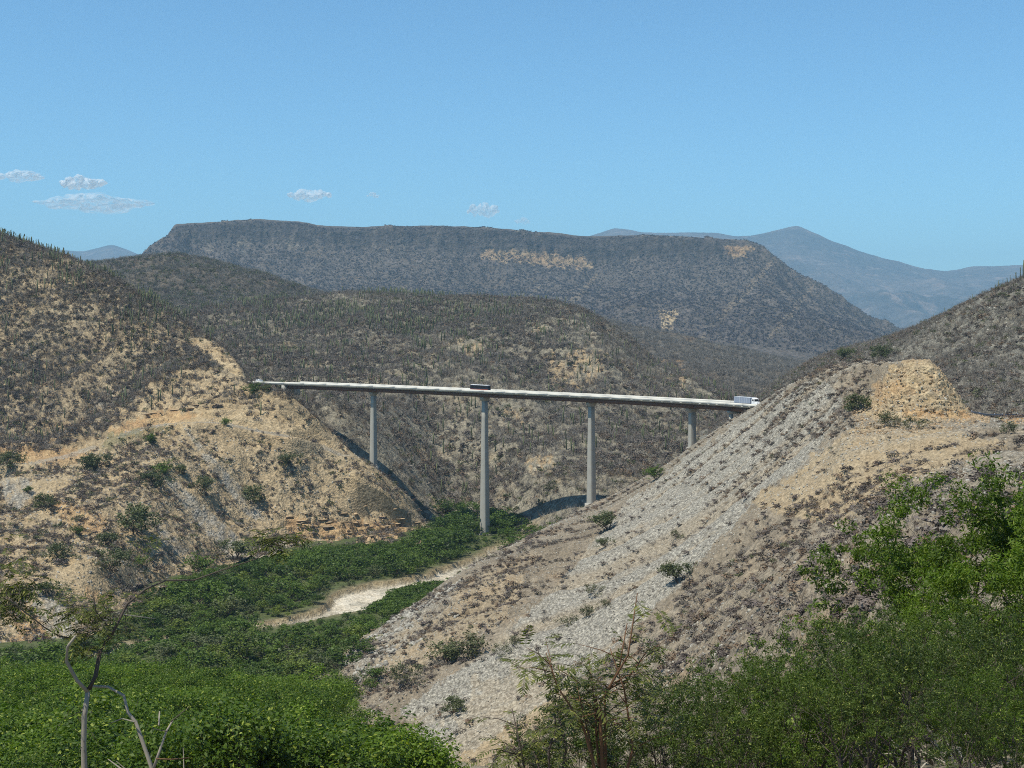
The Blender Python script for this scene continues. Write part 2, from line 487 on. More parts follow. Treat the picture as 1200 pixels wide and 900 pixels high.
# table mountain with its cliff band
ms = [(20, 345), (60, 330), (110, 317), (150, 306), (170, 298), (186, 285), (199, 274), (207, 265.5), (225, 264.5), (240, 263.5), (270, 262), (300, 260), (330, 260.5), (350, 263), (380, 268), (410, 269), (440, 268), (500, 267), (560, 269), (600, 272), (650, 276), (700, 279), (720, 279), (760, 278), (820, 281), (880, 285.5), (900, 297), (930, 317), (960, 335), (1010, 364), (1060, 389), (1120, 410), (1200, 430)]
mc = [(px, py + 4 + 23 * smooth(190, 230, px) * (1 - 0.55 * smooth(860, 900, px)) * (1 + 0.35 * smooth(500, 620, px) * (1 - smooth(690, 760, px)))) for px, py in ms]
def rel_mesa(X, Y, px, py):
    # gullies run down the talus; the cliff band is broken into ribs and ledges
    n = fbm(X, Y * 0.25, 150, 4, 0.55, True, 1.0) * 20 + fbm(X + 0.25 * Y, Y * 0.2, 380, 2, 0.5, True, 6.0) * 16 + fbm(X, Y, 420, 3, 0.5, False, 5.0) * 12 + fbm(X, Y, 26, 2, 0.6, False, 2.0) * 5
    return n * smooth(2700, 3600, Y) * (1 - 0.8 * smooth(4560, 4680, Y)) 
def tw_mesa(s):
    Z = s.Z.copy(); X, Y = s.X, s.Y
    k = smooth(4480, 4545, Y) * (1 - smooth(4590, 4660, Y))
    st = np.floor(Z / 26 + 0.8 * fbm(X, Y, 140, 3, 0.5)) * 26 - Z
    Z = Z + k * fbm(X, Y * 0.1, 60, 4, 0.6, True, 22.0) * 16 * (1 - smooth(4535, 4570, Y)) * smooth(190, 220, s.PX) * (1 - smooth(850, 885, s.PX))
    return Z + k * np.clip(st, -22, 22) * 0.9 * (1 - smooth(4550, 4580, Y)) * smooth(180, 215, s.PX) * (1 - smooth(850, 885, s.PX))
def at_mesa(s, px, py):
    wob = fbm(px, py, 9, 3, 0.6) * 9
    band = in_poly(px + wob, py + wob * 0.8, [(560, 296), (600, 294), (640, 296), (690, 303), (694, 313), (660, 314), (640, 312), (610, 307), (560, 303)]) * 1.0
    b2 = in_poly(px + wob * 0.7, py + wob * 0.5, [(848, 288), (884, 288), (874, 300), (856, 302)]) * 0.9
    b3 = in_poly(px + wob * 0.5, py + wob * 0.5, [(773, 366), (795, 363), (792, 372), (787, 385), (775, 386)]) * 1.0
    pale = (fbm(px, py, 14, 3, 0.6, False, 3.0) > 0.32) * smooth(0, 8, 300 - py) * smooth(200, 230, px) * (px < 880) * 0.55
    gul = (fbm(px + py * 0.9, py * 0.2, 26, 2, 0.5, False, 4.0) > 0.46) * (py > 300) * 0.35
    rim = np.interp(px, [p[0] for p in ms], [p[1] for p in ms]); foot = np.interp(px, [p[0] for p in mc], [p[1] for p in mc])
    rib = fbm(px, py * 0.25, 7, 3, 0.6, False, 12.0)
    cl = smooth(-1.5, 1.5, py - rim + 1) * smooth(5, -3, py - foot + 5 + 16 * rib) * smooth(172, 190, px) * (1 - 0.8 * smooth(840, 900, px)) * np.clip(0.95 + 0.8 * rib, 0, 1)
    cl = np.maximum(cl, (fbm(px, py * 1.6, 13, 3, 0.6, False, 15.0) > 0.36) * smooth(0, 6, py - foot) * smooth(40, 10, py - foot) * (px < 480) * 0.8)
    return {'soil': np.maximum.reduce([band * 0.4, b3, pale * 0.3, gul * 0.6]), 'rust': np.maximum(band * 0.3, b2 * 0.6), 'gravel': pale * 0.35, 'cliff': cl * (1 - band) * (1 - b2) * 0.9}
L_mesa = Land('mesa', [
    [(20, 440, 2400), (600, 460, 2400), (1200, 460, 2400)],
    [(20, 400, 3300), (200, 368, 3300), (600, 372, 3300), (850, 372, 3300), (1000, 400, 3300), (1200, 440, 3300)],
    [(a, b, 4490) for a, b in mc],
    [(a, b, 4580) for a, b in ms],
    [(a, b + 3 + (20 if a < 190 or a > 890 else 0), 5200) for a, b in ms],
    [(a, b + 40, 6500) for a, b in ms]], 20, 1200, 2, (25, 130, 34, 16, 10), M['mesa'], rel_mesa, at_mesa, tw_mesa)

# dark hill to the left, in front of the table mountain
dh = [(-100, 352), (40, 330), (90, 315), (125, 309), (160, 304.5), (200, 303), (235, 305), (270, 313), (310, 325), (345, 337), (390, 350), (440, 362), (520, 385), (600, 410)]
L_dark = Land('dark_hill', [
    [(-100, 420, 1000), (300, 420, 1150), (600, 440, 1150)],
    [(-100, 385, 1450), (200, 366, 1450), (330, 372, 1450), (600, 425, 1450)],
    [(a, b, 1900) for a, b in dh],
    [(a, b + 50, 2400) for a, b in dh]], -100, 600, 2, (40, 80, 20), M['dark'],
    lambda X, Y, px, py: fbm(X, Y, 160, 4, 0.5, True, 11.0) * 9 * (1 - 0.7 * smooth(1800, 1900, Y)) + fbm(X, Y, 30, 2, 0.5) * 2.5)

# low ridge on the right, between middle hill and table mountain
lr = [(560, 372), (620, 362), (690, 372), (740, 384), (790, 393), (840, 404), (880, 414), (930, 424), (990, 436), (1060, 452)]
def at_low(s, px, py):
    wob = fbm(px, py, 12, 3, 0.6) * 9
    return {'rust': in_poly(px + wob, py + wob, [(766, 421), (800, 418), (806, 450), (786, 457), (770, 440)]) * 0.45}
L_low = Land('low_ridge', [
    [(560, 520, 1000), (1060, 520, 1000)],
    [(560, 450, 1250), (760, 455, 1200), (900, 465, 1200), (1060, 480, 1150)],
    [(560, 410, 1700), (760, 418, 1650), (900, 440, 1550), (1060, 465, 1500)],
    [(a, b, 2250) for a, b in lr],
    [(a, b + 40, 2700) for a, b in lr]], 560, 1060, 2, (16, 50, 50, 14), M['dark'],
    lambda X, Y, px, py: fbm(X, Y, 190, 4, 0.5, True, 21.0) * 12 * (1 - 0.7 * smooth(2100, 2250, Y)) + fbm(X, Y, 30, 2, 0.5) * 2.5, at_low)

# the broad scrub hill behind the bridge
mh = [(60, 392, 1100), (140, 386, 1180), (180, 377, 1230), (230, 366, 1260), (280, 357, 1280), (330, 350, 1300), (380, 345.5, 1320), (430, 344, 1320), (480, 345.5, 1310), (530, 349, 1300), (580, 351, 1290), (630, 354, 1270), (670, 363, 1240), (705, 380, 1200), (735, 401, 1160), (762, 424, 1120), (800, 446, 1080), (860, 470, 1050), (960, 500, 1000)]
def rel_mid(X, Y, px, py):
    k = 1 - 0.75 * smooth(1150, 1290, Y)
    return (fbm(X + 0.3 * Y, Y * 0.55, 120, 4, 0.5, True, 31.0) * 11.0 + fbm(X, Y, 24, 3, 0.55, False, 3.0) * 3.0) * k * smooth(640, 760, Y)
def tw_mid(s):
    Z = s.Z.copy(); X, Y = s.X, s.Y
    PY = HY - F * Z / Y
    m = np.zeros_like(Z)
    for (cx, cy, rx, ry) in ((675, 430, 36, 26), (628, 388, 16, 8), (555, 410, 22, 12), (690, 396, 24, 10), (632, 545, 22, 14)):
        m = np.maximum(m, np.exp(-((s.PX - cx) / rx) ** 2 - ((PY - cy) / ry) ** 2))
    h = 4.2
    q = Z / h + 0.9 * fbm(X, Y, 40, 3, 0.5)
    st = (np.floor(q) + smooth(0.55, 0.95, q - np.floor(q)) - q) * h
    return Z + np.clip(m * 1.4, 0, 1) * st
def at_mid(s, px, py):
    w1 = fbm(px, py, 16, 4, 0.6, False, 2.0) * 16
    out = np.zeros_like(px)
    for poly in ([(640, 420), (680, 405), (712, 412), (706, 445), (665, 458), (640, 448)], [(615, 384), (636, 380), (634, 392), (616, 393)], [(540, 405), (570, 400), (565, 416), (545, 418)], [(618, 535), (648, 530), (646, 556), (620, 560)], [(780, 420), (806, 424), (800, 456), (784, 450)], [(508, 584), (524, 584), (520, 600), (508, 598)], [(596, 480), (612, 478), (610, 492), (598, 492)]):
        out = np.maximum(out, in_poly(px + w1 * 0.7, py + w1 * 0.5, poly))
    pat = (fbm(px, py, 22, 4, 0.6, False, 6.0) > 0.38) * smooth(370, 400, py) * 0.7
    brk = smooth(-0.15, 0.25, fbm(px, py, 7, 3, 0.65, False, 19.0))
    return {'soil': np.clip(out * 0.7 * brk + pat * 0.35, 0, 1), 'rust': out * 0.3 * brk, 'gravel': pat * 0.3}
L_mid = Land('scrub_hill', [
    [(60, 640, 560), (340, 560, 640), (390, 600, 640), (430, 650, 636), (470, 690, 640), (500, 660, 650), (560, 660, 630), (640, 660, 590), (700, 640, 585), (760, 600, 600), (960, 560, 640)],
    [(60, 560, 700), (340, 500, 690), (390, 516, 672), (430, 554, 666), (470, 590, 660), (500, 606, 668), (530, 602, 690), (580, 602, 670), (620, 604, 640), (645, 603, 624), (670, 598, 614), (700, 590, 610), (760, 562, 640), (860, 545, 700), (960, 540, 760)],
    [(60, 530, 760), (340, 486, 720), (390, 478, 704), (430, 502, 694), (470, 548, 688), (500, 577, 694), (530, 584, 715), (580, 578, 700), (640, 560, 665), (700, 548, 660), (760, 536, 690), (860, 530, 745), (960, 535, 790)],
    [(60, 500, 820), (340, 472, 800), (390, 462, 795), (430, 474, 785), (480, 500, 780), (520, 515, 780), (640, 515, 770), (740, 510, 780), (820, 505, 800), (960, 520, 850)],
    [(60, 440, 960), (320, 435, 960), (440, 434, 940), (600, 434, 920), (700, 440, 920), (760, 460, 930), (860, 482, 930), (960, 506, 930)],
    [(a, b + 26, c - 130) for a, b, c in mh],
    mh,
    [(a, b + 45, c + 350) for a, b, c in mh]], 60, 960, 1.5, (12, 45, 60, 75, 60, 50, 16), M['mid'], rel_mid, at_mid, tw_mid)

# grey hill on the right
rh = [(820, 500, 950), (860, 481, 920), (890, 462, 890), (920, 443, 870), (950, 425, 850), (985, 411, 820), (1020, 402.5, 780), (1040, 397, 760), (1065, 388, 740), (1100, 373, 715), (1130, 359, 700), (1160, 346, 690), (1200, 329, 680), (1260, 303, 670), (1330, 280, 670), (1420, 262, 690)]
L_right = Land('grey_hill', [
    [(820, 560, 480), (1000, 560, 400), (1145, 540, 365), (1420, 540, 330)],
    [(820, 525, 620), (900, 500, 560), (1000, 480, 500), (1060, 480, 430), (1145, 491, 385), (1200, 494, 378), (1420, 500, 360)],
    [(820, 510, 780), (900, 475, 700), (1000, 440, 620), (1060, 435, 560), (1145, 425, 520), (1200, 412, 500), (1420, 390, 480)],
    rh,
    [(a, b + 60, c + 260) for a, b, c in rh]], 820, 1800, 1.7, (20, 60, 90, 18), M['right'],
    lambda X, Y, px, py: (fbm(X * 0.8 - 0.4 * Y, Y * 0.5 + 0.3 * X, 60, 4, 0.5, True, 41.0) * 4.5 + fbm(X, Y, 11, 3, 0.55) * 1.1) * (1 - 0.7 * smooth(640, 690, Y)) * smooth(385, 430, Y))

# the tan hill on the left, with an old track cut across it
lh = [(-260, 215, 980), (-100, 243, 930), (0, 277, 900), (24, 284, 890), (50, 292, 882), (75, 300.5, 872), (100, 311, 862), (130, 325, 845), (150, 336, 830), (200, 366, 800), (240, 393, 770), (262, 407, 752), (276, 420, 735), (284, 434, 712), (291, 447, 694), (299, 450.5, 684), (318, 453, 672), (333, 457.5, 663), (352, 472, 657), (372, 489, 652), (392, 507, 649), (412, 529, 646), (440, 550, 641), (470, 577, 650), (488, 591, 662), (500, 604, 680), (512, 618, 690), (540, 640, 700)]
TRACK = [(-200, 560), (-80, 552), (0, 546), (40, 543), (80, 535), (112, 524), (140, 512), (170, 502), (200, 497), (230, 495), (262, 497), (300, 505), (340, 513), (375, 522), (400, 535)]
def rel_left(X, Y, px, py):
    g = fbm(X * 0.9 - 0.3 * Y, Y * 0.45 + 0.35 * X, 46, 4, 0.5, True, 51.0) * 5.5 + fbm(X, Y, 9, 4, 0.62, False, 7.0) * 1.5
    edge = 1 - 0.75 * smooth(0, 60, 60 - np.abs(py - np.interp(px, [p[0] for p in lh], [p[1] for p in lh])) )
    return g * edge * smooth(410, 470, Y)
def tw_left(s):
    Z = s.Z.copy(); X, Y = s.X, s.Y
    # ledges of layered rock near the foot
    PY = HY - F * Z / Y
    m = in_poly(s.PX, PY, [(310, 598), (380, 596), (450, 604), (492, 612), (492, 636), (330, 640)]) * 1.0
    m = np.maximum(m, 0.8 * in_poly(s.PX, PY, [(150, 478), (290, 455), (320, 470), (300, 486), (170, 496)]))
    m = np.maximum(m, 0.7 * in_poly(s.PX, PY, [(0, 500), (110, 515), (110, 530), (0, 535)]))
    h = 2.8
    q = Z / h + 0.8 * fbm(X, Y, 18, 3, 0.5)
    st = (np.floor(q) + smooth(0.68, 0.95, q - np.floor(q)) - q) * h
    Z += m * st
    # the track: level bed with a cut bank above and fill below
    s.Z = Z; s.index()
    P = [s.hit(a, b) for a, b in TRACK]
    s.track = P
    P2 = np.array([[p.x, p.y, p.z] for p in P])
    best = np.full(X.shape, 1e9); bz = np.zeros(X.shape)
    for a, b in zip(P2[:-1], P2[1:]):
        d = b[:2] - a[:2]; l2 = max(d @ d, 1e-6)
        t = np.clip(((X - a[0]) * d[0] + (Y - a[1]) * d[1]) / l2, 0, 1)
        dist = np.hypot(X - a[0] - t * d[0], Y - a[1] - t * d[1])
        u = dist < best
        best = np.where(u, dist, best); bz = np.where(u, a[2] + t * (b[2] - a[2]), bz)
    k = 1 - smooth(5.0, 8.5, best)
    s.tdist = best
    return Z * (1 - k) + (bz + 0.3) * k
def at_left(s, px, py):
    w1 = fbm(px, py, 20, 4, 0.6, False, 2.0) * 18
    w2 = fbm(px, py, 7, 3, 0.6, False, 9.0) * 6
    base = [p[0] for p in TRACK], [p[1] for p in TRACK]
    below = smooth(-14, 10, py - np.interp(px, *base) + w1)
    soil = below * (0.55 + 0.5 * fbm(px, py, 30, 3, 0.5, False, 4.0))
    soil = np.maximum(soil, in_poly(px + w1, py + w2, [(120, 500), (165, 455), (215, 430), (270, 445), (320, 470), (400, 525), (300, 500), (170, 500)]) * 0.8)
    soil = np.maximum(soil, in_poly(px + w2, py + w2, [(226, 396), (252, 402), (276, 424), (288, 446), (270, 436), (250, 420), (222, 404)]) * 1.0)
    gr = np.zeros_like(px)
    for poly in ([(190, 560), (204, 562), (262, 612), (300, 650), (270, 655), (232, 615)], [(215, 500), (226, 510), (300, 590), (312, 612), (290, 605), (240, 540)], [(172, 606), (190, 616), (222, 646), (206, 650)], [(0, 560), (34, 560), (40, 585), (22, 600), (6, 590)], [(34, 690), (60, 694), (92, 726), (90, 752), (62, 752), (40, 715)], [(110, 470), (130, 460), (128, 476), (108, 482)], [(285, 640), (330, 632), (352, 650), (320, 662), (290, 655)]):
        gr = np.maximum(gr, in_poly(px + w2, py + w2, poly) * 0.9)
    gr = gr * np.clip(0.75 + 1.1 * fbm(px, py, 9, 3, 0.6, False, 21.0), 0, 1)
    gr = np.maximum(gr, (1 - smooth(3.5, 5.5, s.tdist)) * 0.55)
    ru = np.zeros_like(px)
    for poly in ([(0, 520), (50, 524), (110, 530), (90, 545), (0, 540)], [(60, 590), (90, 590), (130, 615), (120, 630), (80, 618)], [(100, 690), (135, 695), (130, 706), (105, 704)], [(125, 505), (190, 480), (240, 485), (150, 510)], [(330, 606), (480, 612), (480, 634), (340, 632)], [(10, 705), (50, 720), (70, 750), (20, 752)]):
        ru = np.maximum(ru, in_poly(px + w1 * 0.8, py + w2, poly) * 0.7)
    weed = in_poly(px + w1, py + w2, [(165, 500), (125, 512), (120, 530), (160, 514), (205, 500)]) * 0.4
    return {'soil': soil, 'gravel': gr, 'rust': ru, 'weed': weed}
L_left = Land('tan_hill', [
    [(-260, 860, 330), (0, 820, 370), (90, 752, 400), (180, 704, 463), (290, 660, 541), (360, 646, 572), (470, 640, 587), (540, 655, 560)],
    [(-260, 760, 370)] + [V0(a, b) for a, b in ((0, 400), (90, 414), (180, 485), (290, 568), (360, 596), (470, 610), (505, 640), (540, 650))],
    [(-260, 690, 410), (0, 690, 432), (90, 675, 446), (180, 640, 515), (290, 614, 592), (330, 600, 606), (400, 600, 620), (470, 612, 634), (505, 618, 655), (540, 640, 665)],
    [(-260, 570, 600), (0, 548, 610), (60, 543, 612), (120, 525, 618), (180, 503, 628), (230, 496, 636), (262, 496, 638), (300, 506, 636), (340, 515, 634), (390, 545, 632), (430, 572, 620), (470, 596, 634), (505, 615, 668), (540, 640, 680)],
    [(-260, 440, 720), (0, 440, 722), (100, 440, 715), (180, 440, 705), (230, 445, 698), (262, 455, 684), (290, 466, 668), (333, 485, 652), (390, 526, 646), (430, 560, 630), (470, 587, 642), (505, 611, 674), (540, 640, 690)],
    lh,
    [(-260, 330, 1300), (0, 385, 1250), (100, 405, 1150), (200, 445, 1030), (262, 480, 900), (290, 500, 800), (333, 535, 745), (392, 565, 725), (440, 592, 722), (470, 606, 735), (512, 622, 745), (540, 640, 760)]],
    -260, 540, 1.5, (8, 34, 70, 55, 60, 16), M['left'], rel_left, at_left, tw_left)

# valley floor with the dry river bed
RIVER = [(60, 770, 370), V0(160, 396), V0(240, 414), V0(340, 431), V0(396, 447), V0(416, 461), V0(428, 477), V0(456, 490), V0(500, 503), V0(546, 536), V0(575, 568), V0(600, 598), V0(640, 625), V0(720, 650)]
RP = np.array([list(W(*p)) for p in RIVER])
RW = [2.4, 2.6, 2.6, 3.4, 6, 9, 9, 8, 8, 5.5, 4, 3.5, 4, 5]
def river_dist(X, Y):
    best = np.full(np.shape(X), 1e9)
    for a, b, w0, w1 in zip(RP[:-1], RP[1:], RW[:-1], RW[1:]):
        d = b[:2] - a[:2]; t = np.clip(((X - a[0]) * d[0] + (Y - a[1]) * d[1]) / (d @ d), 0, 1)
        best = np.minimum(best, np.hypot(X - a[0] - t * d[0], Y - a[1] - t * d[1]) - (w0 + t * (w1 - w0)))
    return best
def rel_val(X, Y, px, py):
    d = river_dist(X, Y) + fbm(X, Y, 12, 3, 0.5) * 3
    return fbm(X, Y, 40, 3, 0.5) * 0.8 - 2.3 * (1 - smooth(-0.8, 0.8, d)) - 0.3 * (1 - smooth(-8, -2, d))
def at_val(s, px, py):
    X, Y = s.X, s.Y
    d = river_dist(X, Y) + fbm(X, Y, 12, 3, 0.5) * 3
    bed = 1 - smooth(-1.0, 0.2, d)
    sand = bed * (fbm(X, Y, 16, 3, 0.5, False, 5.0) > 0.05)
    return {'gravel': bed * 0.25 * (1 - sand), 'sand': bed * (0.75 + 0.25 * sand), 'soil': np.maximum(sand * 0.2, (1 - smooth(0.3, 1.6, np.abs(d))) * 0.6), 'weed': smooth(1.5, 6, d) * 0.75}
L_val = Land('valley_floor', [[V0(-400, a), V0(1000, a)] for a in (240, 420, 560, 760)], -400, 1000, 2, (60, 120, 60), M['valley'], rel_val, at_val)

# the spur on the right: spoil slope below the road cutting
sil = [(370, 792, 366), (385, 783, 370), (402, 773, 375), (430, 753, 385), (480, 719, 400), (520, 691, 410), (560, 665, 425), (620, 637, 445), (660, 619, 470), (700, 599, 498), (740, 573, 512), (780, 548, 516), (820, 519, 512), (860, 492, 503), (890, 475, 490), (920, 456, 470), (950, 440, 450), (985, 427, 425), (1010, 425, 400), (1026, 425, 372), (1045, 424, 350), (1085, 423, 335), (1098, 432, 333), (1120, 460, 333), (1143, 488, 333), (1160, 490, 334), (1200, 490, 335), (1440, 494, 335)]
def streak(X, Y):
    s_ = Y + 0.12 * X
    return fbm(s_, X * 0.12, 19, 4, 0.55, False, 13.0)
def rel_spur(X, Y, px, py):
    base = streak(X, Y) * 3.4 + fbm(X, Y, 6, 4, 0.65, False, 7.0) * 1.0
    cutk = smooth(1005, 1030, px) * smooth(300, 320, Y)
    rk = fbm(X, Y, 13, 4, 0.6, True, 3.0) * 2.0
    sp = np.interp(px, [p[0] for p in sil], [p[1] for p in sil])
    e = smooth(0, 26, np.abs(py - sp))
    return (base * (1 - cutk) + rk * cutk * (1 - smooth(1140, 1160, px))) * (0.35 + 0.65 * e) * smooth(40, 120, Y) * (1 - 0.8 * smooth(1130, 1160, px) * smooth(300, 325, Y))
LITTLE = [(985, 424), (1025, 428), (1030, 460), (1010, 480), (985, 470), (975, 440)]
def tw_spur(s):
    # broken rock beds in the cut face
    Z = s.Z.copy(); X, Y = s.X, s.Y
    PY = HY - F * Z / Y
    w = fbm(s.PX, PY, 14, 3, 0.6) * 10
    m = in_poly(s.PX + w, PY + w, [(1015, 470), (1030, 440), (1060, 428), (1092, 428), (1140, 484), (1060, 486)]) * 1.0
    m = np.maximum(m, 0.6 * in_poly(s.PX + w, PY + w, [(940, 450), (985, 430), (1030, 430), (1020, 480), (980, 500)]))
    h = 1.7
    q = Z / h + 1.1 * fbm(X, Y, 9, 3, 0.6)
    return Z + m * (np.floor(q) + smooth(0.6, 0.95, q - np.floor(q)) - q) * h * 0.9 + m * fbm(X, Y, 5, 3, 0.6) * 0.8
def at_spur(s, px, py):
    X, Y = s.X, s.Y
    w1 = fbm(px, py, 22, 4, 0.6, False, 2.0) * 16
    w2 = fbm(px, py, 8, 3, 0.6, False, 9.0) * 6
    st = streak(X, Y)
    zone = in_poly(px + w1 * 0.5, py + w2, [(470, 830), (560, 770), (640, 700), (735, 590), (800, 540), (900, 470), (960, 440), (990, 470), (965, 520), (880, 590), (800, 680), (740, 740), (690, 790), (600, 850), (520, 900), (480, 870)])
    gr = zone * (0.55 + 0.45 * smooth(-0.25, 0.1, st + 0.1)) * 0.95
    gr = np.maximum(gr, in_poly(px + w1, py + w2, [(395, 775), (480, 715), (520, 690), (525, 720), (470, 760), (420, 790)]) * 0.6 * (fbm(px, py, 6, 2) > -0.1))
    gr = np.maximum(gr, smooth(0.15, 0.4, st) * 0.4 * (px > 860) * smooth(600, 520, py))
    soil = in_poly(px + w1 * 0.8, py + w1 * 0.6, [(1008, 490), (1022, 466), (1046, 440), (1064, 419), (1092, 417), (1150, 486), (1080, 496)]) * np.clip(0.8 + 0.7 * fbm(px, py, 9, 3, 0.6, False, 5.0), 0.2, 1)
    soil = np.maximum(soil, zone * smooth(0.05, 0.35, -st) * 0.4)
    soil = np.maximum(soil, in_poly(px + w1, py + w1, [(560, 800), (640, 770), (680, 790), (640, 860), (560, 900), (500, 900)]) * 0.6)
    soil = np.maximum(soil, in_poly(px + w1, py + w2, [(880, 590), (1000, 500), (1100, 500), (1180, 520), (1080, 560), (980, 620)]) * 0.6)
    soil = np.maximum(soil, in_poly(px + w1, py + w2, [(440, 760), (560, 680), (620, 650), (600, 720), (520, 770), (460, 800)]) * 0.35)
    rust = in_poly(px + w2, py + w2, [(1055, 478), (1140, 484), (1145, 492), (1060, 492)]) * 0.8
    rust = np.maximum(rust, in_poly(px + w2 * 0.3, py + w2 * 0.3, [(1165, 489), (1300, 488), (1300, 500), (1180, 496)]) * 0.9)
    rust = np.maximum(rust, in_poly(px + w2, py + w2, [(1020, 450), (1060, 445), (1075, 460), (1030, 472)]) * 0.5)
    return {'gravel': gr * (1 - soil * 0.5), 'soil': soil, 'rust': rust}
L_spur = Land('spoil_slope', [
    [(370, 900, 320), (480, 1010, 250), (540, 1060, 230), (600, 1060, 215), (700, 1040, 165), (800, 1010, 125), (900, 960, 95), (1000, 1000, 62), (1100, 1000, 42), (1200, 1000, 32), (1440, 1000, 25)],
    [(370, 810, 343), (480, 901, 281), (540, 941, 260), (600, 950, 244), (700, 900, 200), (800, 850, 160), (900, 800, 125), (1000, 770, 90), (1100, 740, 60), (1200, 720, 45), (1440, 700, 34)],
    [(370, 800, 354), (480, 858, 298), (560, 848, 285), (620, 828, 280), (700, 788, 270), (800, 728, 255), (900, 660, 245), (1000, 602, 235), (1100, 562, 220), (1200, 548, 208), (1440, 540, 190)],
    [(370, 795, 362), (480, 806, 322), (560, 778, 322), (620, 738, 330), (700, 698, 340), (800, 638, 345), (900, 562, 345), (960, 514, 345), (1000, 493, 328), (1050, 495, 318), (1100, 494, 318), (1145, 493, 318), (1200, 494, 318), (1440, 500, 300)],
    sil,
    [(370, 803, 400), (480, 752, 480), (560, 692, 520), (620, 642, 545), (660, 616, 570), (692, 593, 584), (740, 574, 580), (809, 528, 552), (860, 500, 552), (900, 480, 545), (950, 458, 520), (985, 446, 490), (1026, 445, 440), (1045, 450, 400), (1085, 470, 372), (1120, 484, 362), (1145, 490, 360), (1200, 491, 360), (1440, 496, 360)],
    [(370, 850, 600), (600, 700, 700), (692, 630, 680), (740, 615, 680), (809, 590, 680), (900, 530, 700), (985, 500, 680), (1085, 500, 500), (1145, 494, 430), (1200, 494, 420), (1440, 500, 420)]],
    370, 2300, 1.9, (8, 70, 110, 110, 24, 14), M['spur'], rel_spur, at_spur, tw_spur)

# the roadside slope under the camera
def rel_near(X, Y, px, py):
    return fbm(X, Y, 5, 4, 0.5) * 0.22 * smooth(3, 10, Y) + fbm(X, Y, 30, 3, 0.5) * 1.0 * smooth(20, 60, Y)
def Zp(px, Y, z): return (px, HY - F * z / Y, Y)
L_near = Land('roadside_slope', [
    [Zp(-7000, 2.2, -1.7), Zp(8200, 2.2, -1.7)],
    [Zp(-7000, 8, -3.0), Zp(600, 8, -3.4), Zp(1000, 8, -3.1), Zp(1200, 8, -3.0), Zp(8200, 8, -2.6)],
    [Zp(-7000, 18, -6.6), Zp(600, 18, -7.0), Zp(1000, 18, -6.0), Zp(1200, 18, -5.6), Zp(8200, 18, -5.0)],
    [Zp(-7000, 30, -11), Zp(0, 30, -11), Zp(600, 30, -12.0), Zp(1000, 30, -9.7), Zp(1200, 30, -8.6), Zp(8200, 30, -7.5)],
    [Zp(-7000, 90, -33), Zp(0, 90, -33), Zp(480, 90, -34), Zp(600, 90, -36), Zp(1000, 90, -23), Zp(1200, 90, -21), Zp(8200, 90, -18)],
    [Zp(-7000, 200, -55), Zp(0, 200, -55), Zp(300, 200, -56), Zp(420, 200, -60), Zp(500, 200, -66), Zp(600, 200, -70), Zp(800, 200, -66), Zp(1200, 200, -50), Zp(8200, 200, -45)],
    [Zp(-7000, 245, -72), Zp(300, 245, -72), Zp(600, 245, -80), Zp(800, 245, -80), Zp(1200, 245, -70), Zp(8200, 245, -70)],
    [Zp(-7000, 330, -94), Zp(8200, 330, -94)]], -7000, 8200, 20, (30, 40, 40, 60, 60, 40, 40), M['near'], rel_near)
sg = Geo(); SX = np.linspace(-60, 60, 41); SY = np.linspace(-40, 2.6, 16)
gx2, gy2 = np.meshgrid(SX, SY)
gz2 = -1.72 - 0.05 * np.abs(fbm(gx2, gy2, 4, 3)) - 0.5 * smooth(12, 60, np.abs(gx2)) * 0 
i = np.arange(15)[:, None] * 41 + np.arange(40)[None]
sg.add(np.stack([gx2, gy2, gz2], -1), np.stack([i, i + 1, i + 42, i + 41], -1).reshape(-1, 4))
obj('road_shoulder', sg.mesh('road_shoulder', M['near'], True), kind='structure')
LANDS = {'left': L_left, 'mid': L_mid, 'spur': L_spur, 'right': L_right, 'val': L_val, 'near': L_near, 'mesa': L_mesa, 'dark': L_dark, 'low': L_low}

# ---------------------------------------------------------------- haze
HB = (-9000.0, 9000.0, -300.0, 19000.0, -131.0, 1120.0)
HB = (-16000.0, 16000.0, -400.0, 24500.0, -131.5, 1560.0)
hg = Geo(); hg.box(((HB[0]+HB[1])/2, (HB[2]+HB[3])/2, (HB[4]+HB[5])/2), (HB[1]-HB[0], HB[3]-HB[2], HB[5]-HB[4]))
hm = bpy.data.materials.new('air'); hm.use_nodes = True
hn = hm.node_tree.nodes; hn.remove(hn['Principled BSDF'])
pv = hn.new('ShaderNodeVolumePrincipled')
pv.inputs['Color'].default_value = HAZE_COLOR
pv.inputs['Density'].default_value = HAZE_DENSITY
pv.inputs['Anisotropy'].default_value = 0.0
hm.node_tree.links.new(pv.outputs[0], hn['Material Output'].inputs['Volume'])
obj('haze', hg.mesh('haze', hm), kind='stuff')

# ---------------------------------------------------------------- plant shapes
def rot_to(d):
    d = Vector(d).normalized()
    return d

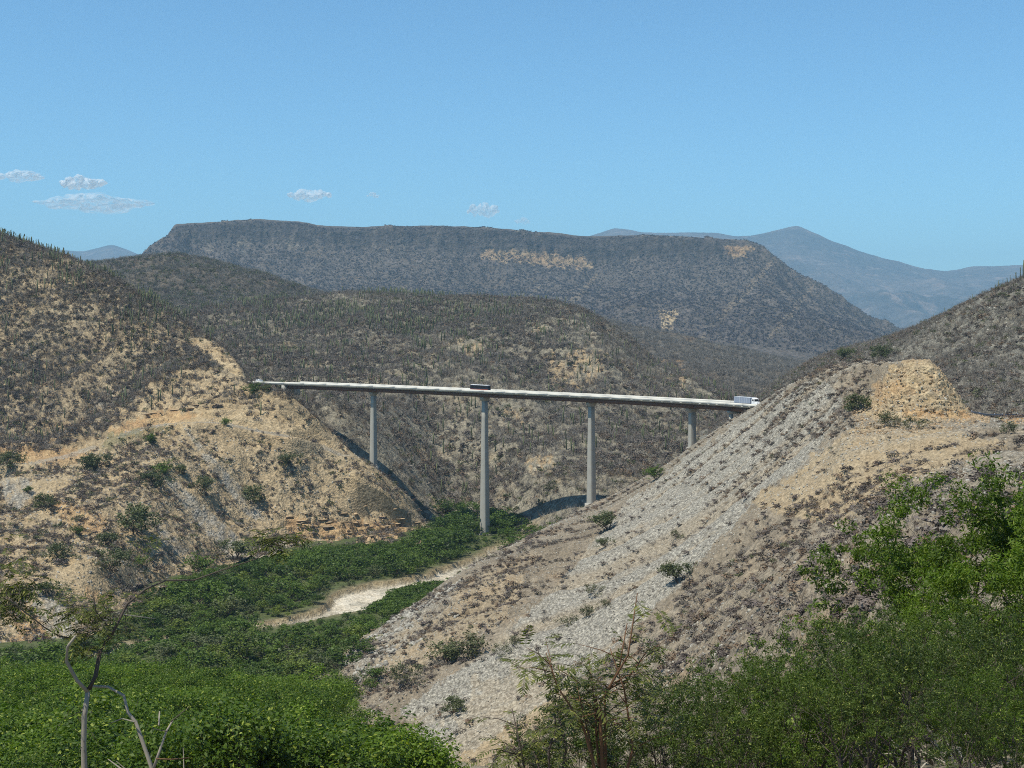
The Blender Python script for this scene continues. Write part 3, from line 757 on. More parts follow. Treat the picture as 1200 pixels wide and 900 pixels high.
def twig_shrub(seed, h, spread, stems, sub, wid, tube=False):
    """Leafless shrub: stems fanning from the root, each with side twigs."""
    r = np.random.default_rng(seed); g = Geo()
    for k in range(stems):
        a = r.uniform(0, 2 * np.pi); t = r.uniform(0.1, 1.0) * spread
        L = h * r.uniform(0.6, 1.05)
        p0 = np.array([r.normal(0, 0.08 * h), r.normal(0, 0.08 * h), -0.12 * h])
        d = np.array([math.cos(a) * math.sin(t), math.sin(a) * math.sin(t), math.cos(t)])
        p1 = p0 + d * L * 0.55 + r.normal(0, 0.03 * h, 3)
        p2 = p1 + (d + np.array([0, 0, 0.35]) * r.uniform(-1, 1)) * L * 0.5 + r.normal(0, 0.05 * h, 3)
        if tube: g.tube([p0, p1, p2], [wid, wid * 0.7, wid * 0.25], 3, False)
        else:
            s = np.cross(d, r.normal(size=3)); s = s / np.linalg.norm(s) * wid
            g.quads([[p0 - s, p0 + s, p1 + s * .8, p1 - s * .8], [p1 - s * .8, p1 + s * .8, p2 + s * .2, p2 - s * .2]])
        for j in range(sub):
            f = r.uniform(0.25, 1.0)
            q = p0 + (p1 - p0) * min(f / 0.55, 1) + (p2 - p1) * max((f - 0.55) / 0.45, 0)
            e = d + r.normal(0, 0.75, 3); e[2] = abs(e[2]) * 0.9 + 0.05; e /= np.linalg.norm(e)
            l = L * r.uniform(0.2, 0.45)
            s = np.cross(e, r.normal(size=3)); s = s / np.linalg.norm(s) * wid * 0.7
            q2 = q + e * l
            g.quads([[q - s, q + s, q2 + s * .3, q2 - s * .3]])
    return g

def leaf_cloud(r, centers, radii, n, size, asp=1.6, flat=0.6):
    """n leaves round each centre; each leaf is one kinked quad facing its own way."""
    c = np.repeat(np.asarray(centers), n, axis=0); ra = np.repeat(np.asarray(radii), n)
    u = r.normal(size=(len(c), 3)); u /= np.linalg.norm(u, axis=1)[:, None]
    p = c + u * (ra * r.uniform(0.25, 1.0, len(c)) ** 0.6)[:, None] * np.array([1, 1, flat])
    nrm = u * 0.7 + r.normal(0, 0.6, (len(c), 3)) + np.array([0, 0, 0.5])
    nrm /= np.linalg.norm(nrm, axis=1)[:, None]
    a = np.cross(nrm, r.normal(size=(len(c), 3))); a /= np.maximum(np.linalg.norm(a, axis=1), 1e-6)[:, None]
    b = np.cross(nrm, a)
    s = size * r.uniform(0.6, 1.3, len(c))[:, None]
    a = a * s * asp * 0.5; b = b * s * 0.5
    return np.stack([p - a, p - b * 0.9 + nrm * s * 0.12, p + a, p + b * 0.9 + nrm * s * 0.12], 1)

def branches(r, p, d, L, rad, depth, out, tips, up=0.25, fan=0.8, kids=(2, 4), n=5, bend=0.18):
    pts = [np.array(p, float)]; d = np.array(d, float); m = 4
    for k in range(m):
        d = d + r.normal(0, bend, 3) + np.array([0, 0, up * 0.25]); d /= np.linalg.norm(d)
        pts.append(pts[-1] + d * L / m)
    rr = np.linspace(rad, rad * 0.55, m + 1)
    out.append((pts, rr, n))
    if depth == 0:
        tips.append((pts[-1], d)); tips.append((pts[2], d)); return
    for k in range(int(r.integers(kids[0], kids[1] + 1))):
        i = int(r.integers(2, m + 1)) if k else m
        e = d + r.normal(0, fan, 3) * np.array([1, 1, 0.6]); e[2] += up; e /= np.linalg.norm(e)
        branches(r, pts[i], e, L * r.uniform(0.55, 0.85), rr[i] * 0.75, depth - 1, out, tips, up, fan, kids, max(3, n - 1), bend)

def tree_meshes(name, seed, h, stems, depth, n_leaf, leaf, spread, clump, bark, leafmat, asp=1.6, lean=0.5, rad=None, flat=0.6, up=0.25, kids=(2, 4)):
    r = np.random.default_rng(seed)
    out, tips = [], []
    for k in range(stems):
        a = r.uniform(0, 2 * np.pi); t = r.uniform(0.15, 1.0) * lean
        d = (math.sin(t) * math.cos(a), math.sin(t) * math.sin(a), math.cos(t))
        branches(r, (r.normal(0, .05 * h), r.normal(0, .05 * h), -0.06 * h), d, h * 0.42, (rad or h * 0.02), depth, out, tips, up, spread, kids)
    top = max(p[2] for p, d in tips); k = h / (top + clump * 0.6)
    g = Geo()
    for pts, rr, n in out: g.tube(np.array(pts) * k, rr, n, False)
    cs = np.array([p * k for p, d in tips]); cs = cs + r.normal(0, clump * 0.25, cs.shape)
    lv = leaf_cloud(r, cs, clump * r.uniform(0.5, 1.2, len(cs)), max(1, int(n_leaf / len(cs))), leaf, asp, flat)
    lv = lv[lv[:, :, 2].min(1) > 0.05 * h]
    gl = Geo(); gl.quads(lv)
    return g.mesh(name + '_trunk', bark), gl.mesh(name + '_crown', leafmat)

def cactus_mesh(seed, h, arms, rad=0.2, n=6):
    r = np.random.default_rng(seed); g = Geo()
    g.tube([(0, 0, -0.4), (0, 0, h * 0.5), (r.normal(0, .05), r.normal(0, .05), h * 0.93), (r.normal(0, .05), 0, h)], [rad, rad * 1.05, rad * 0.9, rad * 0.25], n)
    for k in range(arms):
        a = r.uniform(0, 6.28); z0 = h * r.uniform(0.12, 0.4); o = r.uniform(0.45, 0.8); hh = h * r.uniform(0.55, 0.95)
        c, s_ = math.cos(a), math.sin(a)
        g.tube([(0, 0, z0), (c * o * .7, s_ * o * .7, z0 + 0.15), (c * o, s_ * o, z0 + 0.6), (c * o, s_ * o, hh * 0.95), (c * o, s_ * o, hh)], [rad * .7, rad * .8, rad * .85, rad * .75, rad * .2], n)
    return g

def rock_geo(seed, sub=1, flat=0.7):
    r = np.random.default_rng(seed)
    bm = bmesh.new(); bmesh.ops.create_icosphere(bm, subdivisions=sub, radius=0.5)
    V = np.array([v.co[:] for v in bm.verts]); T = np.array([[v.index for v in f.verts] for f in bm.faces]); bm.free()
    for k in range(5):                                     # chop flat faces
        n = r.normal(size=3); n /= np.linalg.norm(n); d = r.uniform(0.25, 0.42)
        q = V @ n; V = V - np.maximum(q - d, 0)[:, None] * n
    V = V * r.uniform(0.75, 1.25, 3) * np.array([1, 1, flat]) + r.normal(0, 0.02, V.shape)
    g = Geo(); g.add(V, None, T)
    return g

def proto(name, me):
    return bpy.data.objects.new(name, me)

def pcoll(name, meshes):
    """A collection of plant shapes that is not itself in the scene; scattered as ground cover."""
    c = bpy.data.collections.new(name)
    for k, me in enumerate(meshes):
        c.objects.link(bpy.data.objects.new('%s_%02d' % (name, k), me))
    return c

SC = {}
SC['dry'] = pcoll('dry_scrub', [twig_shrub(10 + k, 1.0, 1.05, 9, 4, 0.017).mesh('scrub', M[['twig', 'twig_pale', 'twig', 'twig_brown'][k % 4]]) for k in range(6)])
SC['drydense'] = pcoll('dense_scrub', [twig_shrub(30 + k, 1.0, 1.1, 14, 5, 0.022).mesh('scrub', M[['twig', 'twig_pale', 'twig'][k % 3]]) for k in range(4)])
def low_leaf(seed, mat, n=70, size=0.16):
    r = np.random.default_rng(seed); g = Geo()
    cs = r.uniform(-0.42, 0.42, (9, 3)) * np.array([1, 1, 0.6]) + np.array([0, 0, 0.5])
    g.quads(leaf_cloud(r, cs, np.full(9, 0.27), n // 9, size)); return g.mesh('scrub', mat)
SC['leafy'] = pcoll('leafy_scrub', [low_leaf(50 + k, M['scrub_leaf']) for k in range(4)])
SC['green'] = pcoll('green_scrub', [low_leaf(60 + k, M['tree_leaf'], 140, 0.13) for k in range(4)])
SC['cactus'] = pcoll('cacti', [cactus_mesh(70 + k, 1.0, 0, 0.035, 5).mesh('cactus', M['cactus']) for k in range(2)] + [cactus_mesh(75 + k, 1.0, 3, 0.032, 4).mesh('cactus', M['cactus']) for k in range(0)])
SC['stone'] = pcoll('stones', [rock_geo(80 + k, 1).mesh('stone', M['rock']) for k in range(5)])

_gn = {}
def scatter_group(coll):
    g = bpy.data.node_groups.new('scatter_' + coll.name, 'GeometryNodeTree')
    g.interface.new_socket('Geometry', in_out='INPUT', socket_type='NodeSocketGeometry')
    g.interface.new_socket('Geometry', in_out='OUTPUT', socket_type='NodeSocketGeometry')
    N, L = g.nodes, g.links
    i = N.new('NodeGroupInput'); o = N.new('NodeGroupOutput')
    ci = N.new('GeometryNodeCollectionInfo'); ci.inputs['Collection'].default_value = coll
    ci.inputs['Separate Children'].default_value = True; ci.inputs['Reset Children'].default_value = True
    ip = N.new('GeometryNodeInstanceOnPoints'); ip.inputs['Pick Instance'].default_value = True
    def at(nm, ty):
        a = N.new('GeometryNodeInputNamedAttribute'); a.data_type = ty; a.inputs['Name'].default_value = nm
        return a.outputs[0]
    L.new(i.outputs[0], ip.inputs['Points']); L.new(ci.outputs[0], ip.inputs['Instance'])
    L.new(at('pick', 'INT'), ip.inputs['Instance Index'])
    e2r = N.new('FunctionNodeEulerToRotation'); L.new(at('rot', 'FLOAT_VECTOR'), e2r.inputs[0])
    L.new(e2r.outputs[0], ip.inputs['Rotation']); L.new(at('size', 'FLOAT_VECTOR'), ip.inputs['Scale'])
    L.new(ip.outputs[0], o.inputs[0])
    return g

def scatter(name, coll, P, size, tilt=0.12):
    """Ground cover nobody could count: one object that sets the plants of coll on the points P."""
    n = len(P)
    if n == 0: return
    me = bpy.data.meshes.new(name); me.vertices.add(n); me.vertices.foreach_set('co', np.asarray(P, np.float32).ravel())
    a = me.attributes.new('pick', 'INT', 'POINT'); a.data.foreach_set('value', rng.integers(0, len(coll.objects), n).astype(np.int32))
    rot = np.stack([rng.normal(0, tilt, n), rng.normal(0, tilt, n), rng.uniform(0, 6.283, n)], 1)
    a = me.attributes.new('rot', 'FLOAT_VECTOR', 'POINT'); a.data.foreach_set('vector', rot.astype(np.float32).ravel())
    s = np.asarray(size, float)
    if s.ndim == 1: s = np.stack([s, s, s], 1)
    a = me.attributes.new('size', 'FLOAT_VECTOR', 'POINT'); a.data.foreach_set('vector', s.astype(np.float32).ravel())
    o = obj(name, me, kind='stuff')
    if coll.name not in _gn: _gn[coll.name] = scatter_group(coll)
    md = o.modifiers.new('scatter', 'NODES'); md.node_group = _gn[coll.name]
    return o

def sample(land, n, px0, px1, Y0, Y1, mask=None, front=None):
    """n random places on a landform inside a sector; mask(px, py, X, Y) gives the chance that a plant grows there."""
    px = rng.uniform(px0, px1, n); Y = np.sqrt(rng.uniform(Y0 * Y0, Y1 * Y1, n))
    X = (px - 600) / F * Y
    Z = land.z(X, Y)
    py = HY - F * Z / Y
    k = ~np.isnan(Z)
    if mask is not None:
        with np.errstate(invalid='ignore'):
            k &= rng.uniform(0, 1, n) < mask(px, py, X, Y)
    return np.stack([X, Y, Z], 1)[k], px[k], py[k]

def tri(a, m, b, n): return rng.triangular(a, m, b, n)
def sz3(h, wmul): return np.stack([h * wmul, h * wmul, h], 1)

def river_side(x, y):
    """Positive on the camera's side of the river bed."""
    qx = 600 + F * x / y
    k = RP[:, 0] / RP[:, 1] * F + 600
    return np.interp(qx, k, RP[:, 1]) - y

GREEN_TOP = ([-200, 0, 60, 120, 150, 185, 240, 300, 360, 470, 510, 545, 600, 700], [756, 754, 750, 737, 714, 684, 664, 654, 640, 631, 610, 592, 588, 586])
def height_room(x, y):
    """How tall a tree may be here before it would hide the bare foot of the tan hill."""
    return (HY + F * 88 / y - np.interp(600 + F * x / y, *GREEN_TOP)) * y / F

# ---------------------------------------------------------------- scrub on the hills
def m_mid(px, py, X, Y):
    bare = np.zeros_like(px)
    wq = fbm(px, py, 16, 3, 0.6, False, 2.0) * 12
    for poly in ([(645, 420), (680, 405), (708, 412), (704, 442), (665, 456), (645, 446)], [(615, 384), (636, 380), (634, 392), (616, 393)], [(618, 535), (648, 530), (646, 556), (620, 560)], [(540, 405), (570, 400), (565, 416), (545, 418)]):
        bare = np.maximum(bare, in_poly(px + wq, py + wq * .6, poly))
    return (0.72 + 0.55 * fbm(X, Y, 60, 3, 0.5, False, 8.0)) * (1 - 0.75 * bare)
P, px, py = sample(L_mid, 60000, 90, 960, 600, 1400, m_mid)
scatter('scrub', SC['dry'], P, sz3(tri(2.0, 3.2, 5.0, len(P)), tri(0.75, 0.95, 1.3, len(P))))
P, px, py = sample(L_mid, 20000, 90, 960, 600, 1400, lambda px, py, X, Y: 0.25 + 1.6 * fbm(X, Y, 80, 3, 0.5, False, 2.0) + 0.5 * smooth(430, 360, py))
scatter('scrub', SC['drydense'], P, sz3(tri(2.0, 3.2, 4.8, len(P)), tri(0.8, 1.0, 1.3, len(P))))
P, px, py = sample(L_mid, 16000, 90, 960, 700, 1400, lambda px, py, X, Y: (0.10 + 0.8 * smooth(450, 370, py) * smooth(640, 480, px)) * smooth(-0.1, 0.25, fbm(X, Y, 70, 3, 0.55, False, 9.0)) + 0.06)
scatter('scrub', SC['cactus'], P, sz3(tri(4.0, 6.0, 8.5, len(P)), np.full(len(P), 1.5)), 0.03)
P, px, py = sample(L_mid, 9000, 90, 960, 600, 1400, lambda px, py, X, Y: 0.15 + 0.7 * fbm(X, Y, 70, 3, 0.5, False, 5.0) + 0.45 * smooth(520, 580, py))
scatter('scrub', SC['leafy'], P, sz3(tri(1.5, 2.6, 4.2, len(P)), np.full(len(P), 1.1)))

def m_left_up(px, py, X, Y):
    tr = np.interp(px, [p[0] for p in TRACK], [p[1] for p in TRACK])
    up = smooth(-4, -26, py - tr + fbm(px, py, 20, 3, 0.6, False, 2.0) * 22)
    tan = in_poly(px, py, [(150, 500), (175, 452), (215, 432), (270, 440), (330, 470), (420, 540), (300, 500)])
    rim = in_poly(px, py, [(226, 396), (252, 400), (278, 424), (290, 448), (268, 438), (248, 422), (222, 404)])
    return up * (0.72 + 0.6 * fbm(X, Y, 50, 3, 0.5, False, 8.0)) * (1 - 0.72 * tan) * (1 - 0.8 * rim)
P, px, py = sample(L_left, 52000, -200, 480, 560, 1010, m_left_up)
scatter('scrub', SC['dry'], P, sz3(tri(1.6, 2.8, 4.5, len(P)), tri(0.75, 0.95, 1.3, len(P))))
P, px, py = sample(L_left, 12000, -200, 480, 560, 1010, lambda a, b, X, Y: m_left_up(a, b, X, Y) * (0.3 + 1.5 * fbm(X, Y, 60, 3, 0.5, False, 4.0)))
scatter('scrub', SC['drydense'], P, sz3(tri(1.6, 2.8, 4.2, len(P)), tri(0.8, 1.0, 1.3, len(P))))
P, px, py = sample(L_left, 9000, -200, 320, 600, 1010, lambda a, b, X, Y: m_left_up(a, b, X, Y) * (0.25 + 0.7 * smooth(420, 330, b)) * smooth(-0.2, 0.25, fbm(X, Y, 55, 3, 0.55, False, 19.0)))
scatter('scrub', SC['cactus'], P[300:], sz3(tri(3.2, 5.0, 7.5, len(P)), np.full(len(P), 1.4))[300:], 0.03)
CACTI_LEFT = P[:300]
P, px, py = sample(L_left, 5000, -200, 480, 560, 1010, lambda a, b, X, Y: m_left_up(a, b, X, Y) * 0.35)
scatter('scrub', SC['leafy'], P, sz3(tri(1.2, 2.2, 3.6, len(P)), np.full(len(P), 1.1)))
# lower, barer half of the left hill
def m_left_low(px, py, X, Y):
    tr = np.interp(px, [p[0] for p in TRACK], [p[1] for p in TRACK])
    lo = smooth(0, 10, py - tr)
    gr = np.zeros_like(px)
    for poly in ([(190, 560), (204, 562), (262, 612), (300, 650), (270, 655), (232, 615)], [(222, 508), (300, 590), (312, 612), (290, 605), (240, 540)], [(34, 690), (60, 694), (92, 726), (90, 752), (62, 752), (40, 715)], [(0, 560), (34, 560), (40, 585), (22, 600), (6, 590)]):
        gr = np.maximum(gr, in_poly(px, py, poly))
    return lo * (0.55 + 0.9 * fbm(X, Y, 26, 3, 0.55, False, 8.0)) * (1 - gr)
P, px, py = sample(L_left, 30000, -200, 540, 400, 700, m_left_low)
scatter('scrub', SC['dry'], P, sz3(tri(0.5, 1.1, 2.4, len(P)), tri(0.8, 1.1, 1.5, len(P))))
P, px, py = sample(L_left, 6000, -200, 540, 400, 700, lambda a, b, X, Y: m_left_low(a, b, X, Y) * 0.6)
scatter('scrub', SC['leafy'], P, sz3(tri(0.6, 1.2, 2.6, len(P)), tri(0.9, 1.2, 1.5, len(P))))
P, px, py = sample(L_left, 14000, -200, 540, 395, 700, lambda a, b, X, Y: smooth(-12, 10, b - np.interp(a, [p[0] for p in TRACK], [p[1] for p in TRACK])))
scatter('stones', SC['stone'], P, tri(0.25, 0.5, 1.5, len(P)), 0.5)

# right hill
P, px, py = sample(L_right, 56000, 830, 1750, 385, 900, lambda px, py, X, Y: 0.72 + 0.7 * fbm(X * .8 - .4 * Y, Y * .5 + .3 * X, 40, 3, 0.5, False, 8.0))
scatter('scrub', SC['dry'], P, sz3(tri(1.0, 1.9, 3.4, len(P)), tri(0.8, 1.0, 1.4, len(P))))
P, px, py = sample(L_right, 16000, 830, 1750, 385, 900, lambda px, py, X, Y: 0.3 + 1.4 * fbm(X * .8 - .4 * Y, Y * .5 + .3 * X, 40, 3, 0.5, False, 3.0))
scatter('scrub', SC['drydense'], P, sz3(tri(1.0, 2.0, 3.4, len(P)), tri(0.8, 1.0, 1.4, len(P))))
P, px, py = sample(L_right, 3500, 830, 1420, 385, 900, lambda px, py, X, Y: 0.35 + 0.7 * fbm(X, Y, 50, 3, 0.5, False, 5.0))
scatter('scrub', SC['leafy'], P, sz3(tri(0.8, 1.8, 3.2, len(P)), np.full(len(P), 1.15)))
P, px, py = sample(L_right, 16000, 830, 1750, 385, 900)
scatter('stones', SC['stone'], P, tri(0.3, 0.7, 1.8, len(P)), 0.5)

# farther ridges: trees and scrub as a rough dark cover
P, px, py = sample(L_dark, 30000, -100, 520, 1250, 1960, lambda px, py, X, Y: 0.7 + 0.5 * fbm(X, Y, 90, 3))
scatter('scrub', SC['drydense'], P, sz3(tri(2.5, 4.0, 6.0, len(P)), np.full(len(P), 1.1)))
P, px, py = sample(L_dark, 7000, -100, 520, 1250, 1960, lambda px, py, X, Y: 0.5 + 0.5 * fbm(X, Y, 90, 3))
scatter('scrub', SC['leafy'], P, sz3(tri(2.5, 4.0, 6.0, len(P)), np.full(len(P), 1.1)))
P, px, py = sample(L_low, 30000, 560, 1060, 1000, 2300, lambda px, py, X, Y: 0.7 + 0.5 * fbm(X, Y, 90, 3))
scatter('scrub', SC['drydense'], P, sz3(tri(2.5, 4.0, 6.0, len(P)), np.full(len(P), 1.1)))
SC['mesa'] = pcoll('mesa_scrub', [low_leaf(90 + k, M['mesa_scrub'], 60, 0.2) for k in range(4)])
P, px, py = sample(L_mesa, 55000, 40, 1180, 2900, 4640, lambda px, py, X, Y: (0.75 + 0.5 * fbm(X, Y, 200, 3)) * (1 - 0.8 * smooth(4500, 4530, Y) * smooth(4590, 4570, Y)))
scatter('scrub', SC['mesa'], P, sz3(tri(2.0, 3.6, 6.5, len(P)), np.full(len(P), 1.3)))

# spur: shrubs in the lines between the stone runs, stones everywhere
SC['darkball'] = pcoll('dark_scrub', [low_leaf(95 + k, M[['dark_scrub', 'dark_scrub', 'twig', 'twig_brown'][k]], 72, 0.16) for k in range(4)])
def m_spur(px, py, X, Y):
    st = streak(X, Y)
    w = fbm(px, py, 22, 3, 0.6, False, 2.0) * 20
    cut = in_poly(px, py, [(1018, 440), (1040, 422), (1090, 420), (1150, 490), (1080, 490), (1020, 480)])
    lower = in_poly(px + w, py + w, [(800, 700), (880, 610), (980, 570), (1060, 560), (2400, 540), (2400, 900), (760, 800)]) * 1.0
    foot = in_poly(px + w, py, [(380, 790), (480, 715), (620, 630), (650, 640), (600, 720), (520, 790), (440, 840)]) * 1.0
    crest = in_poly(px, py + w, [(890, 470), (985, 424), (1025, 424), (1020, 480), (980, 520), (900, 520)]) * 1.0
    line = smooth(0.0, -0.16, st) * smooth(-0.25, 0.2, fbm(X * 0.05 + Y, X, 9, 3, 0.5, False, 6.0) + 0.12)
    zone = in_poly(px, py, [(470, 830), (560, 770), (640, 700), (735, 590), (790, 560), (870, 600), (800, 680), (740, 740), (690, 790), (600, 850), (520, 900), (480, 870)])
    line = line * (1 - 0.78 * zone)
    return np.clip(line * 0.65 + 0.02 + 0.36 * foot + 0.55 * lower + 0.35 * crest, 0, 1) * (1 - 0.95 * cut) * smooth(15, 40, Y)
P, px, py = sample(L_spur, 14000, 370, 1900, 70, 560, m_spur)
scatter('scrub', SC['dry'], P, sz3(tri(0.5, 0.9, 1.9, len(P)), tri(0.9, 1.3, 1.8, len(P))))
P, px, py = sample(L_spur, 90000, 370, 2200, 70, 560, lambda *a: m_spur(*a) * 0.8)
scatter('scrub', SC['darkball'], P, sz3(tri(0.3, 0.55, 1.6, len(P)), tri(1.1, 1.4, 1.9, len(P))))
P, px, py = sample(L_spur, 1500, 370, 1440, 150, 560, lambda *a: m_spur(*a) * 0.5)
scatter('scrub', SC['leafy'], P, sz3(tri(0.5, 0.9, 1.7, len(P)), tri(1.0, 1.3, 1.7, len(P))))
P, px, py = sample(L_spur, 70000, 370, 1440, 120, 540, lambda px, py, X, Y: (0.12 + 0.88 * smooth(-0.15, 0.15, streak(X, Y))) * (1 - 0.75 * smooth(800, 900, px) * smooth(540, 620, py)))
scatter('stones', SC['stone'], P, tri(0.12, 0.3, 0.9, len(P)), 0.6)
P, px, py = sample(L_spur, 9000, 370, 640, 300, 460, lambda px, py, X, Y: in_poly(px, py, [(395, 775), (480, 712), (540, 680), (540, 720), (480, 760), (430, 800), (400, 800)]) * smooth(-0.1, 0.2, fbm(X, Y, 14, 3, 0.5)))
scatter('rubble', SC['stone'], P, tri(0.5, 1.0, 2.4, len(P)), 0.6)
P, px, py = sample(L_spur, 2600, 1000, 1160, 300, 345, None)
SC['tanstone'] = pcoll('tan_stones', [rock_geo(85 + k, 1).mesh('stone', M['rock_tan']) for k in range(4)])
scatter('rubble', SC['tanstone'], P, tri(0.2, 0.4, 1.2, len(P)), 0.6)
P, px, py = sample(L_left, 21000, -200, 540, 400, 700, m_left_low)
scatter('scrub', SC['darkball'], P, sz3(tri(0.5, 0.9, 2.3, len(P)), tri(1.0, 1.25, 1.6, len(P))))
P, px, py = sample(L_left, 41000, -200, 480, 560, 1010, m_left_up)
scatter('scrub', SC['darkball'], P, sz3(tri(0.8, 1.5, 3.0, len(P)), tri(0.9, 1.1, 1.4, len(P))))
P, px, py = sample(L_mid, 60000, 90, 960, 640, 1400, lambda px, py, X, Y: m_mid(px, py, X, Y) * (0.55 + 1.0 * fbm(X + .3 * Y, Y * .55, 90, 3, 0.5, False, 12.0)))
scatter('scrub', SC['darkball'], P, sz3(tri(1.0, 2.0, 3.8, len(P)), tri(0.9, 1.1, 1.4, len(P))))
P, px, py = sample(L_right, 28000, 830, 1750, 385, 900, lambda px, py, X, Y: 0.5 + 1.0 * fbm(X * .8 - .4 * Y, Y * .5 + .3 * X, 40, 3, 0.5, False, 14.0))
scatter('scrub', SC['darkball'], P, sz3(tri(0.6, 1.2, 2.6, len(P)), tri(0.9, 1.1, 1.4, len(P))))
P, px, py = sample(L_val, 9000, 430, 640, 440, 640, lambda px, py, X, Y: (river_dist(X, Y) > 0.8) * (river_side(X, Y) > 0) * 1.0)
scatter('undergrowth', SC['green'], P, sz3(tri(0.9, 1.7, 2.8, len(P)), tri(1.0, 1.3, 1.7, len(P))))
P, px, py = sample(L_val, 5000, 40, 285, 370, 480, lambda px, py, X, Y: (river_dist(X, Y) > 0.4) * (river_dist(X, Y) < 8) * smooth(-0.35, 0.1, fbm(X, Y, 18, 2, 0.5, False, 3.0)))
scatter('undergrowth', SC['green'], P, sz3(tri(0.9, 1.5, 2.6, len(P)), tri(1.1, 1.4, 1.8, len(P))))
P, px, py = sample(L_val, 9000, -160, 700, 330, 680, lambda px, py, X, Y: (river_dist(X, Y) > 4.0) * (height_room(X, Y) > 2.0) * 0.9)
scatter('undergrowth', SC['green'], P, sz3(tri(0.5, 1.0, 2.0, len(P)), tri(1.2, 1.6, 2.0, len(P))))
P, px, py = sample(L_val, 3000, -160, 700, 330, 680, lambda px, py, X, Y: (river_dist(X, Y) > 2.5) * (height_room(X, Y) > 2.0) * 0.9)
scatter('undergrowth', SC['leafy'], P, sz3(tri(0.6, 1.3, 2.6, len(P)), tri(1.2, 1.6, 2.0, len(P))))
P, px, py = sample(L_val, 9000, 60, 700, 380, 660, lambda px, py, X, Y: (river_dist(X, Y) < 0.5) * 0.45)
scatter('stones', SC['stone'], P, tri(0.12, 0.25, 0.8, len(P)), 0.6)

def ztop(X, Y):
    with np.errstate(all='ignore'):
        return np.nanmax(np.stack([L.z(X, Y) for L in (L_left, L_mid, L_spur, L_right, L_val, L_near)]), 0)
def visible(p, lift=1.0):
    """Whether the ground at p, raised by lift, is in sight of the camera."""
    p = np.array([p[0], p[1], p[2] + lift])
    t = np.linspace(0.05, 0.985, 90)
    zz = ztop(p[0] * t, np.maximum(p[1] * t, 2.5))
    return bool(np.all(np.nan_to_num(zz, nan=-999) < p[2] * t + 0.3))
def gpt(px, Y):
    X = (px - 600) / F * Y
    return Vector((X, Y, float(ztop(np.array([X]), np.array([Y]))[0])))

# ---------------------------------------------------------------- the bridge
edge_px = [(290, 690, 446.4), (333, 668, 447.6), (437, 645, 451.4), (567, 615, 457.0), (692, 580, 462.8), (809, 540, 468.9), (850, 521, 471.4), (891, 499, 474.2), (918, 480, 476.2)]
EP = np.array([list(W(a, c, b)) for a, b, c in edge_px]); EP[:, 2] -= 1.0
cum = np.concatenate([[0], np.cumsum(np.hypot(*np.diff(EP[:, :2], axis=0).T))])
def on_deck(s, off=0.0, up=0.0):
    """Point s metres along the bridge, off metres in from its near edge; with the direction there."""
    p = np.array([pchip(cum, EP[:, k], np.array([s]))[0] for k in range(3)])
    q = np.array([pchip(cum, EP[:, k], np.array([s + 0.5]))[0] for k in range(3)]); q0 = np.array([pchip(cum, EP[:, k], np.array([s - 0.5]))[0] for k in range(3)])
    d = q - q0; d /= np.linalg.norm(d)
    n = np.array([-d[1], d[0], 0]); n /= np.linalg.norm(n)
    return p + n * off + np.array([0, 0, up]), d, n
DW = 11.0
bridge = empty('road_bridge', tuple(EP[3] + np.array([0, 5, -66])), 'long pale concrete road bridge on tall tapered piers across the dry valley', 'bridge')
BO = np.array(bridge.location)
def sweep(g, s0, s1, prof, step=4.0):
    """Extrude a profile of (offset, height) points along the deck."""
    n = max(2, int((s1 - s0) / step) + 1); m = len(prof)
    V = []
    for s in np.linspace(s0, s1, n):
        p, d, nn = on_deck(s)
        for o, u in prof: V.append(p + nn * o + np.array([0, 0, u]) - BO)
    i = np.arange(n - 1)[:, None] * m; j = np.arange(m)[None]; j2 = (j + 1) % m
    q = np.stack([i + j, i + m + j, i + m + j2, i + j2], -1).reshape(-1, 4)
    g.add(V, q)
    k = (n - 1) * m
    if m == 4: g.add([], None) if False else g.q.append(np.array([[0, 1, 2, 3], [k + 3, k + 2, k + 1, k]]) + g.n - len(V))
sup = [cum[1], cum[2], cum[3], cum[4], cum[5], cum[6], cum[8]]
for a, b in zip(sup[:-1], sup[1:]):
    g = Geo(); sweep(g, a + 0.03, b - 0.03, [(0, 0), (0, -0.62), (DW, -0.62), (DW, 0)]); obj('deck_slab', g.mesh('deck_slab', M['concrete']), bridge)
    g = Geo(); sweep(g, a + 0.03, b - 0.03, [(0.55, 0.012), (0.55, 0.006), (DW - 0.55, 0.006), (DW - 0.55, 0.012)]); obj('roadway', g.mesh('roadway', M['asphalt']), bridge)
    for o in (1.5, DW - 3.4):
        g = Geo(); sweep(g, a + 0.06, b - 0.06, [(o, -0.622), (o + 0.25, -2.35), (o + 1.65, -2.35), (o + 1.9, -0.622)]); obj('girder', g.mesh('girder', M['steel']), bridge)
    n = max(1, round((b - a) / 12))
    for k in range(n):
        u0 = a + (b - a) * k / n; u1 = a + (b - a) * (k + 1) / n
        for o, w0, w1 in ((0.0, 0.0, 0.16), (DW, 0.0, -0.16)):
            g = Geo(); sg = 1 if o == 0 else -1
            sweep(g, u0 + 0.03, u1 - 0.03, [(o - sg * 0.02, -0.45), (o + sg * 0.05, 0.98), (o + sg * 0.27, 0.98), (o + sg * 0.45, 0.002)] if sg > 0 else [(o + 0.02, -0.45), (o - 0.05, 0.98), (o - 0.27, 0.98), (o - 0.45, 0.002)][::-1])
            obj('barrier', g.mesh('barrier', M['concrete_white']), bridge)
